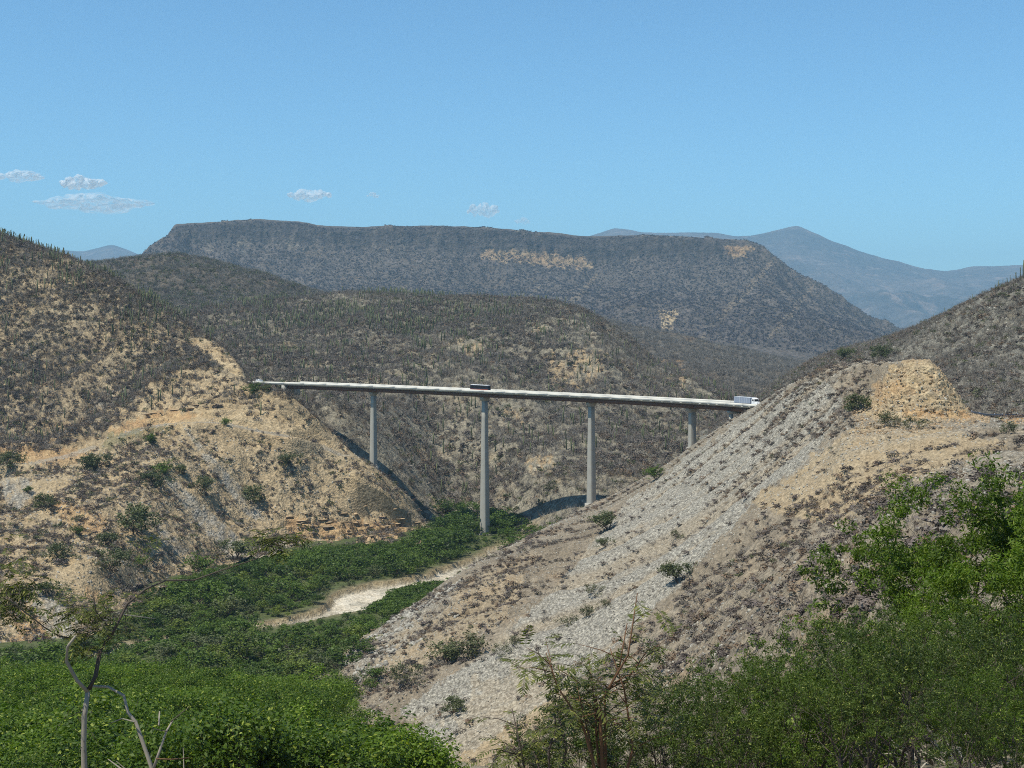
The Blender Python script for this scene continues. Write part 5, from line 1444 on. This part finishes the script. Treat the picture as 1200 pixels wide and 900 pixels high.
feathery('feathery_sapling', 712, 12.0, [(747, 695), (735, 730), (690, 770), (715, 760), (640, 765), (760, 760), (675, 800)], 'tall slender sapling with drooping feathery leaves standing before the stone slope', 5, 15, 0.27, 'bark_red')
feathery('feathery_bush', 640, 12.5, [(628, 755), (600, 830), (618, 860), (650, 815), (590, 880)], 'low feathery sapling at the bottom edge, leftmost beside the sandy slope', 6, 12, 0.25, 'bark')

# ---------------------------------------------------------------- shrubs, bushes and cacti one can pick out
def flat_obj(name, me, loc, rz, scale, label, cat, group, cache={}):
    if me.name in cache:
        o = cache[me.name].copy(); C.objects.link(o)
    else:
        o = obj(name, me); cache[me.name] = o
    o.location = loc; o.rotation_euler = (0, 0, rz); o.scale = scale if not np.isscalar(scale) else (scale,) * 3
    tag(o, label, cat, group)
    if group is None and 'group' in o.keys(): del o['group']
    return o
DS = [twig_shrub(500 + k, 1.0, 1.1, 22, 8, 0.009).mesh('dry_shrub', M[['twig', 'twig_brown', 'twig_pale'][k % 3]]) for k in range(6)]
def shrub_words(qx, qy, tone, h):
    col = ('dark grey', 'brown', 'pale grey')[tone]
    zone = ('on the foot of the spur by the river' if qx < 640 and qy < 800 and qy > 400 + (qx < 560) * 250 and qx + qy < 1330 else
            'near the crest left of the yellow cutting' if qy < 500 else 'in the dark patch above the thorn trees' if qx > 780 and qy > 590 else
            'in the stone runs below the bridge end' if qy < 620 else 'on the lower stone runs')
    sz = 'large' if h > 1.45 else 'small'
    return '%s leafless %s shrub %s' % (sz, col, zone), 'shrub', '%s %s shrubs %s' % (sz, col, zone)
P, px, py = sample(L_spur, 1500, 400, 1200, 200, 520, lambda *a: m_spur(*a))
pick = [k for k in range(len(P)) if py[k] < 850 and visible(P[k], 0.8)][:225]
for n_, k in enumerate(pick):
    h = rng.uniform(0.9, 1.9)
    brown = n_ % 6 % 3 == 1
    flat_obj('dry_shrub', DS[n_ % 6], P[k] - np.array([0, 0, .05]), rng.uniform(0, 6.28), (h * 1.5, h * 1.5, h),
             *shrub_words(px[k], py[k], n_ % 3, h))
BT = [tree_meshes('bush', 600 + k, 1.0, 7, 2, 1500, 0.05, 0.75, 0.15, M['bark'], M['tree_leaf_dull'], 1.6, 0.9, 0.016, 0.75) for k in range(3)]
BG = [tree_meshes('green_bush', 620 + k, 1.0, 6, 2, 1100, 0.05, 0.75, 0.15, M['bark'], M['tree_leaf'], 1.6, 0.9, 0.016, 0.75) for k in range(2)]
BY = [tree_meshes('yellowish_bush', 640 + k, 1.0, 7, 2, 800, 0.05, 0.75, 0.15, M['bark'], M['scrub_leaf'], 1.6, 1.0, 0.014, 0.75) for k in range(2)]
BUSHES = [  # landform, px, py of the foot, height in pixels, kind, label
    (L_spur, 532, 836, 20, BT, 'dark round bush alone on the pale gravel near the foot of the slope'),
    (L_spur, 590, 768, 14, BY, 'olive bush low on the gravel run, lower of two close together'),
    (L_spur, 602, 757, 12, BY, 'olive bush low on the gravel run, upper of two close together'),
    (L_spur, 665, 733, 14, BY, 'olive bush on the gravel run left of the sapling top'),
    (L_spur, 688, 722, 15, BY, 'wide olive bush on the gravel run beside the sapling top'),
    (L_spur, 698, 696, 13, BY, 'olive bush on the gravel run above the wide olive bush'),
    (L_spur, 710, 712, 10, BY, 'small olive bush right of the olive bushes on the gravel run'),
    (L_spur, 524, 776, 26, BT, 'dark green bush in the hollow left of the gravel run'),
    (L_spur, 548, 770, 32, BY, 'tall straw-coloured bush in the hollow left of the gravel run'),
    (L_spur, 480, 800, 26, BY, 'straw-coloured bush near the foot of the spur'),
    (L_spur, 712, 622, 22, BT, 'small spreading tree above the shrubs near the edge of the slope'),
    (L_spur, 710, 640, 12, BT, 'green bush just under the small spreading tree'),
    (L_spur, 771, 562, 17, BG, 'lone little green tree on the edge of the slope below the bridge'),
    (L_spur, 795, 682, 24, BT, 'upright thin bush in the gravel left of the dark shrub patch'),
    (L_spur, 794, 630, 10, BY, 'olive bush high on the gravel run below the bridge end'),
    (L_spur, 1006, 482, 22, BT, 'dark bush at the left foot of the yellow cutting'),
    (L_right, 990, 422, 16, BT, 'dark bush on the crest left of the yellow cutting, left one of two'),
    (L_right, 1034, 421, 18, BT, 'dark bush on the crest behind the yellow cutting, right one of two'),
    (L_spur, 1045, 500, 20, BY, 'rust-brown bush on the bench in front of the yellow cutting'),
    (L_spur, 1072, 503, 16, BY, 'low brown bush on the bench below the yellow cutting'),
    (L_spur, 1180, 508, 16, BY, 'brown bush on the bench below the guard rail'),
    (L_left, 300, 463, 15, BG, 'green bush at the left end of the bridge beside the rock edge'),
    (L_left, 327, 457, 13, BG, 'green bush in front of the barrier at the left bridge end'),
    (L_left, 312, 459, 9, BT, 'low dull bush between the two green bushes at the bridge end'),
    (L_left, 182, 520, 14, BG, 'green bush beside the old track, upper of two'),
    (L_left, 194, 556, 16, BG, 'green bush below the old track at the top of the gravel chute'),
    (L_left, 261, 498, 11, BG, 'green bush at the bend of the old track'),
    (L_left, 14, 548, 20, BT, 'grey-green bush on the old track at the far left'),
    (L_left, 114, 552, 22, BT, 'grey-green bush just below the old track'),
    (L_left, 182, 570, 20, BT, 'grey bush left of the gravel chute top'),
    (L_left, 52, 596, 18, BT, 'dull bush beside the small gravel patch on the left'),
    (L_left, 32, 578, 9, BG, 'small green bush on the edge of the small gravel patch'),
    (L_left, 92, 626, 12, BG, 'low green bush in the orange earth'),
    (L_left, 158, 625, 34, BT, 'large grey-green bush in the middle of the tan slope'),
    (L_left, 122, 640, 18, BT, 'brownish bush right of the orange earth'),
    (L_left, 128, 668, 26, BT, 'grey bush low on the tan slope above the valley trees'),
    (L_left, 232, 670, 24, BG, 'green bush at the bottom of the gravel chute'),
    (L_left, 276, 655, 26, BT, 'dull bush at the foot of the gravel chute, beside the trees'),
    (L_left, 237, 574, 18, BT, 'grey-green bush right of the gravel chute'),
    (L_left, 296, 588, 20, BT, 'olive bush right of the long pale chute'),
    (L_left, 214, 555, 12, BT, 'small dull bush between the two chutes'),
    (L_left, 340, 545, 16, BT, 'grey bush under the old track on the right shoulder of the tan hill'),
    (L_left, 70, 655, 20, BT, 'grey bush at the lower left of the tan slope'),
    (L_left, 165, 665, 14, BG, 'green bush low on the tan slope beside the grey bush'),
    (L_left, 60, 700, 20, BT, 'brown-grey bush above the pale gravel fan'),
    (L_mid, 520, 605, 22, BG, 'green bush at the mouth of the side gully'),
]
for k, (land, px_, py_, hp, kind, lb) in enumerate(BUSHES):
    p = land.hit(px_, py_); h = hp / F * p.y * 1.05
    ct = 'tree' if ' tree' in lb and 'trees' not in lb and 'small spreading tree near' not in lb and 'under the' not in lb else 'bush'
    plant('bush' if ct == 'bush' else 'small_tree', kind[k % len(kind)], (p.x, p.y, p.z - 0.03 * h), k * 1.7, (h * 1.35, h * 1.35, h * 1.05), lb, ct, None)

RS = [rock_geo(800 + k, 2, 0.5).mesh('rock_ledge', M['rock_tan']) for k in range(5)]
n_ = 0
r = np.random.default_rng(77)
for (x0, y0, x1, y1, cnt, zone) in ((322, 598, 490, 612, 13, 'top'), (330, 607, 488, 621, 13, 'middle'), (340, 617, 485, 630, 12, 'bottom'), (165, 488, 225, 478, 6, 'track'), (228, 476, 262, 470, 4, 'track'), (20, 523, 70, 527, 5, 'leftmost'), (262, 448, 296, 458, 4, 'bridge')):
    for k in range(cnt):
        t = (k + r.uniform(0, 1)) / cnt; p = L_left.hit(x0 + t * (x1 - x0), y0 + t * (y1 - y0) + r.normal(0, 2.4))
        w_ = r.uniform(1.8, 6.0); h = r.uniform(0.5, 1.6)
        words = {'top': 'in the top layer of ledges above the valley trees', 'middle': 'in the middle layer of ledges above the valley trees', 'bottom': 'in the lowest layer of ledges above the valley trees',
                 'track': 'in the cut bank over the old track', 'leftmost': 'under the scrub edge at the far left of the track', 'bridge': 'by the rock edge at the left bridge end'}[zone]
        sz = 'long' if w_ > 4.0 else 'short' if w_ < 2.8 else 'medium'
        flat_obj('rock_ledge', RS[n_ % 5], (p.x, p.y + 0.5, p.z + 0.15), r.normal(0.1, 0.45), (w_, w_ * 0.6, h * 2), '%s tan rock slab %s' % (sz, words), 'rock', '%s rock slabs %s' % (sz, words)); n_ += 1
CM = [cactus_mesh(700 + k, 1.0, [0, 0, 2, 4][k], [0.035, 0.042, 0.032, 0.03][k], 6).mesh('columnar_cactus', M['cactus']) for k in range(4)]
sky_c = [(1166, 4.0), (1171, 4.6), (1176, 3.4), (1180, 4.4), (1184, 3.8), (1190, 6.2), (1195, 5.8), (1199.5, 7.0), (1161, 3.0), (1108, 4.0), (1125, 3.0), (1093, 3.6), (1140, 3.0), (1210, 6.0), (1075, 2.4), (1187, 3.2)]
for k, (px_, h) in enumerate(sky_c):
    j = int(round((px_ - L_right.px0) / L_right.step)); q = HY - F * L_right.Z[:, j] / L_right.Y[:, j]; i = int(np.argmin(q))
    lb = 'dark columnar cactus standing on the skyline of the right-hand grey hill'
    flat_obj('columnar_cactus', CM[k % 2], (L_right.X[i, j], L_right.Y[i, j], L_right.Z[i, j] - 0.2), k, (h * 0.95, h * 0.95, h * (0.75 + 0.5 * ((k * 7) % 5) / 4)), lb, 'cactus', 'cacti on the skyline of the grey hill')
def cactus_words(p, h, kind):
    qy = HY - F * p[2] / p[1]
    zone = 'just above the old track' if qy > 430 else 'halfway up the scrub' if qy > 350 else 'near the skyline'
    form = 'slim single-stem' if kind == 0 else 'stout single-stem' if kind == 1 else 'forked' if kind == 2 else 'many-armed'
    sz = 'tall' if h > 5 else 'short'
    return '%s %s cactus %s of the tan hill' % (sz, form, zone), 'cactus', '%s %s cacti %s' % (sz, form, zone)
n_ = 0
for p in CACTI_LEFT:
    if n_ < 230 and visible(p, 2.0):
        h = rng.uniform(3.4, 6.5)
        flat_obj('columnar_cactus', CM[n_ % 4], p - np.array([0, 0, .2]), rng.uniform(0, 6), (h * 1.2, h * 1.2, h), *cactus_words(p, h, n_ % 4)); n_ += 1

# ---------------------------------------------------------------- clouds
cm, ct_, N, L, Pb = nt('cloud_vapour')
N.remove(Pb)
df = N.new('ShaderNodeBsdfDiffuse'); df.inputs[0].default_value = (1, 1, 1, 1)
tl = N.new('ShaderNodeBsdfTranslucent'); tl.inputs[0].default_value = (0.9, 0.9, 0.9, 1)
m1 = N.new('ShaderNodeMixShader'); m1.inputs[0].default_value = 0.45; L.new(df.outputs[0], m1.inputs[1]); L.new(tl.outputs[0], m1.inputs[2])
tp = N.new('ShaderNodeBsdfTransparent'); m2 = N.new('ShaderNodeMixShader')
lw = N.new('ShaderNodeLayerWeight'); lw.inputs[0].default_value = 0.5
tc = N.new('ShaderNodeTexCoord')
al = math_n(N, L, 'MULTIPLY', ramp(N, L, lw.outputs['Facing'], 1.0, 0.15), ramp(N, L, noise(N, L, tc.outputs['Object'], 0.010, 6, 0.65), 0.25, 0.62))
oi = N.new('ShaderNodeObjectInfo')
sepc = N.new('ShaderNodeSeparateColor'); L.new(oi.outputs['Color'], sepc.inputs[0])
L.new(math_n(N, L, 'MULTIPLY', al, sepc.outputs[0]), m2.inputs[0])
L.new(tp.outputs[0], m2.inputs[1]); L.new(m1.outputs[0], m2.inputs[2]); L.new(m2.outputs[0], N['Material Output'].inputs[0])
def cloud(px_, py_, wp, hp, Y_, seed, dens, label):
    r = np.random.default_rng(seed)
    c = W(px_, py_, Y_); wx = wp / F * Y_ / 2; hz = hp / F * Y_ / 2
    g = Geo(); n = int(10 + wp / 4)
    bm = bmesh.new(); bmesh.ops.create_icosphere(bm, subdivisions=3, radius=1.0)
    V = np.array([v.co[:] for v in bm.verts]); T = np.array([[v.index for v in f.verts] for f in bm.faces]); bm.free()
    for k in range(n):
        t = r.uniform(-1, 1); e = max(0.15, 1 - t * t)
        rad = np.array([wx * r.uniform(0.14, 0.3), wx * 0.25, hz * r.uniform(0.3, 0.7)]) * e ** 0.5
        q = np.array([t * wx * 0.85, r.uniform(-.3, .3) * wx, (r.uniform(-0.5, 0.5) * e) * hz])
        bump = 1 + 0.35 * fbm(V[:, 0] * 2 + k * 5, V[:, 2] * 2 + V[:, 1], 1.0, 3, 0.5)
        g.add(V * bump[:, None] * rad + q, None, T)
    o = obj('cloud', g.mesh('cloud', cm, True)); o.location = c; o.color = (dens, dens, dens, 1); tag(o, label, 'cloud')
    rm = o.modifiers.new('skin', 'REMESH'); rm.mode = 'VOXEL'; rm.voxel_size = max(wx / 45, 5.0); rm.use_smooth_shade = True
cloud(24, 207, 72, 16, 27500, 1, 0.75, 'thin white cloud cut by the left edge of the sky')
cloud(97, 214, 66, 20, 27500, 2, 1.0, 'bright puffy small cloud above the long wispy cloud')
cloud(112, 238, 150, 24, 29000, 3, 0.75, 'long wispy cloud low over the left mountains')
cloud(363, 229, 62, 18, 28000, 4, 0.8, 'small oval white cloud alone above the flat-topped mountain')
cloud(437, 229, 18, 9, 28000, 5, 0.5, 'tiny faint cloud between two larger clouds')
cloud(567, 247, 44, 22, 28500, 6, 0.6, 'small white cloud just above the rim of the flat-topped mountain')
cloud(612, 259, 24, 9, 29000, 7, 0.35, 'faint wisp of cloud right of the last white cloud')
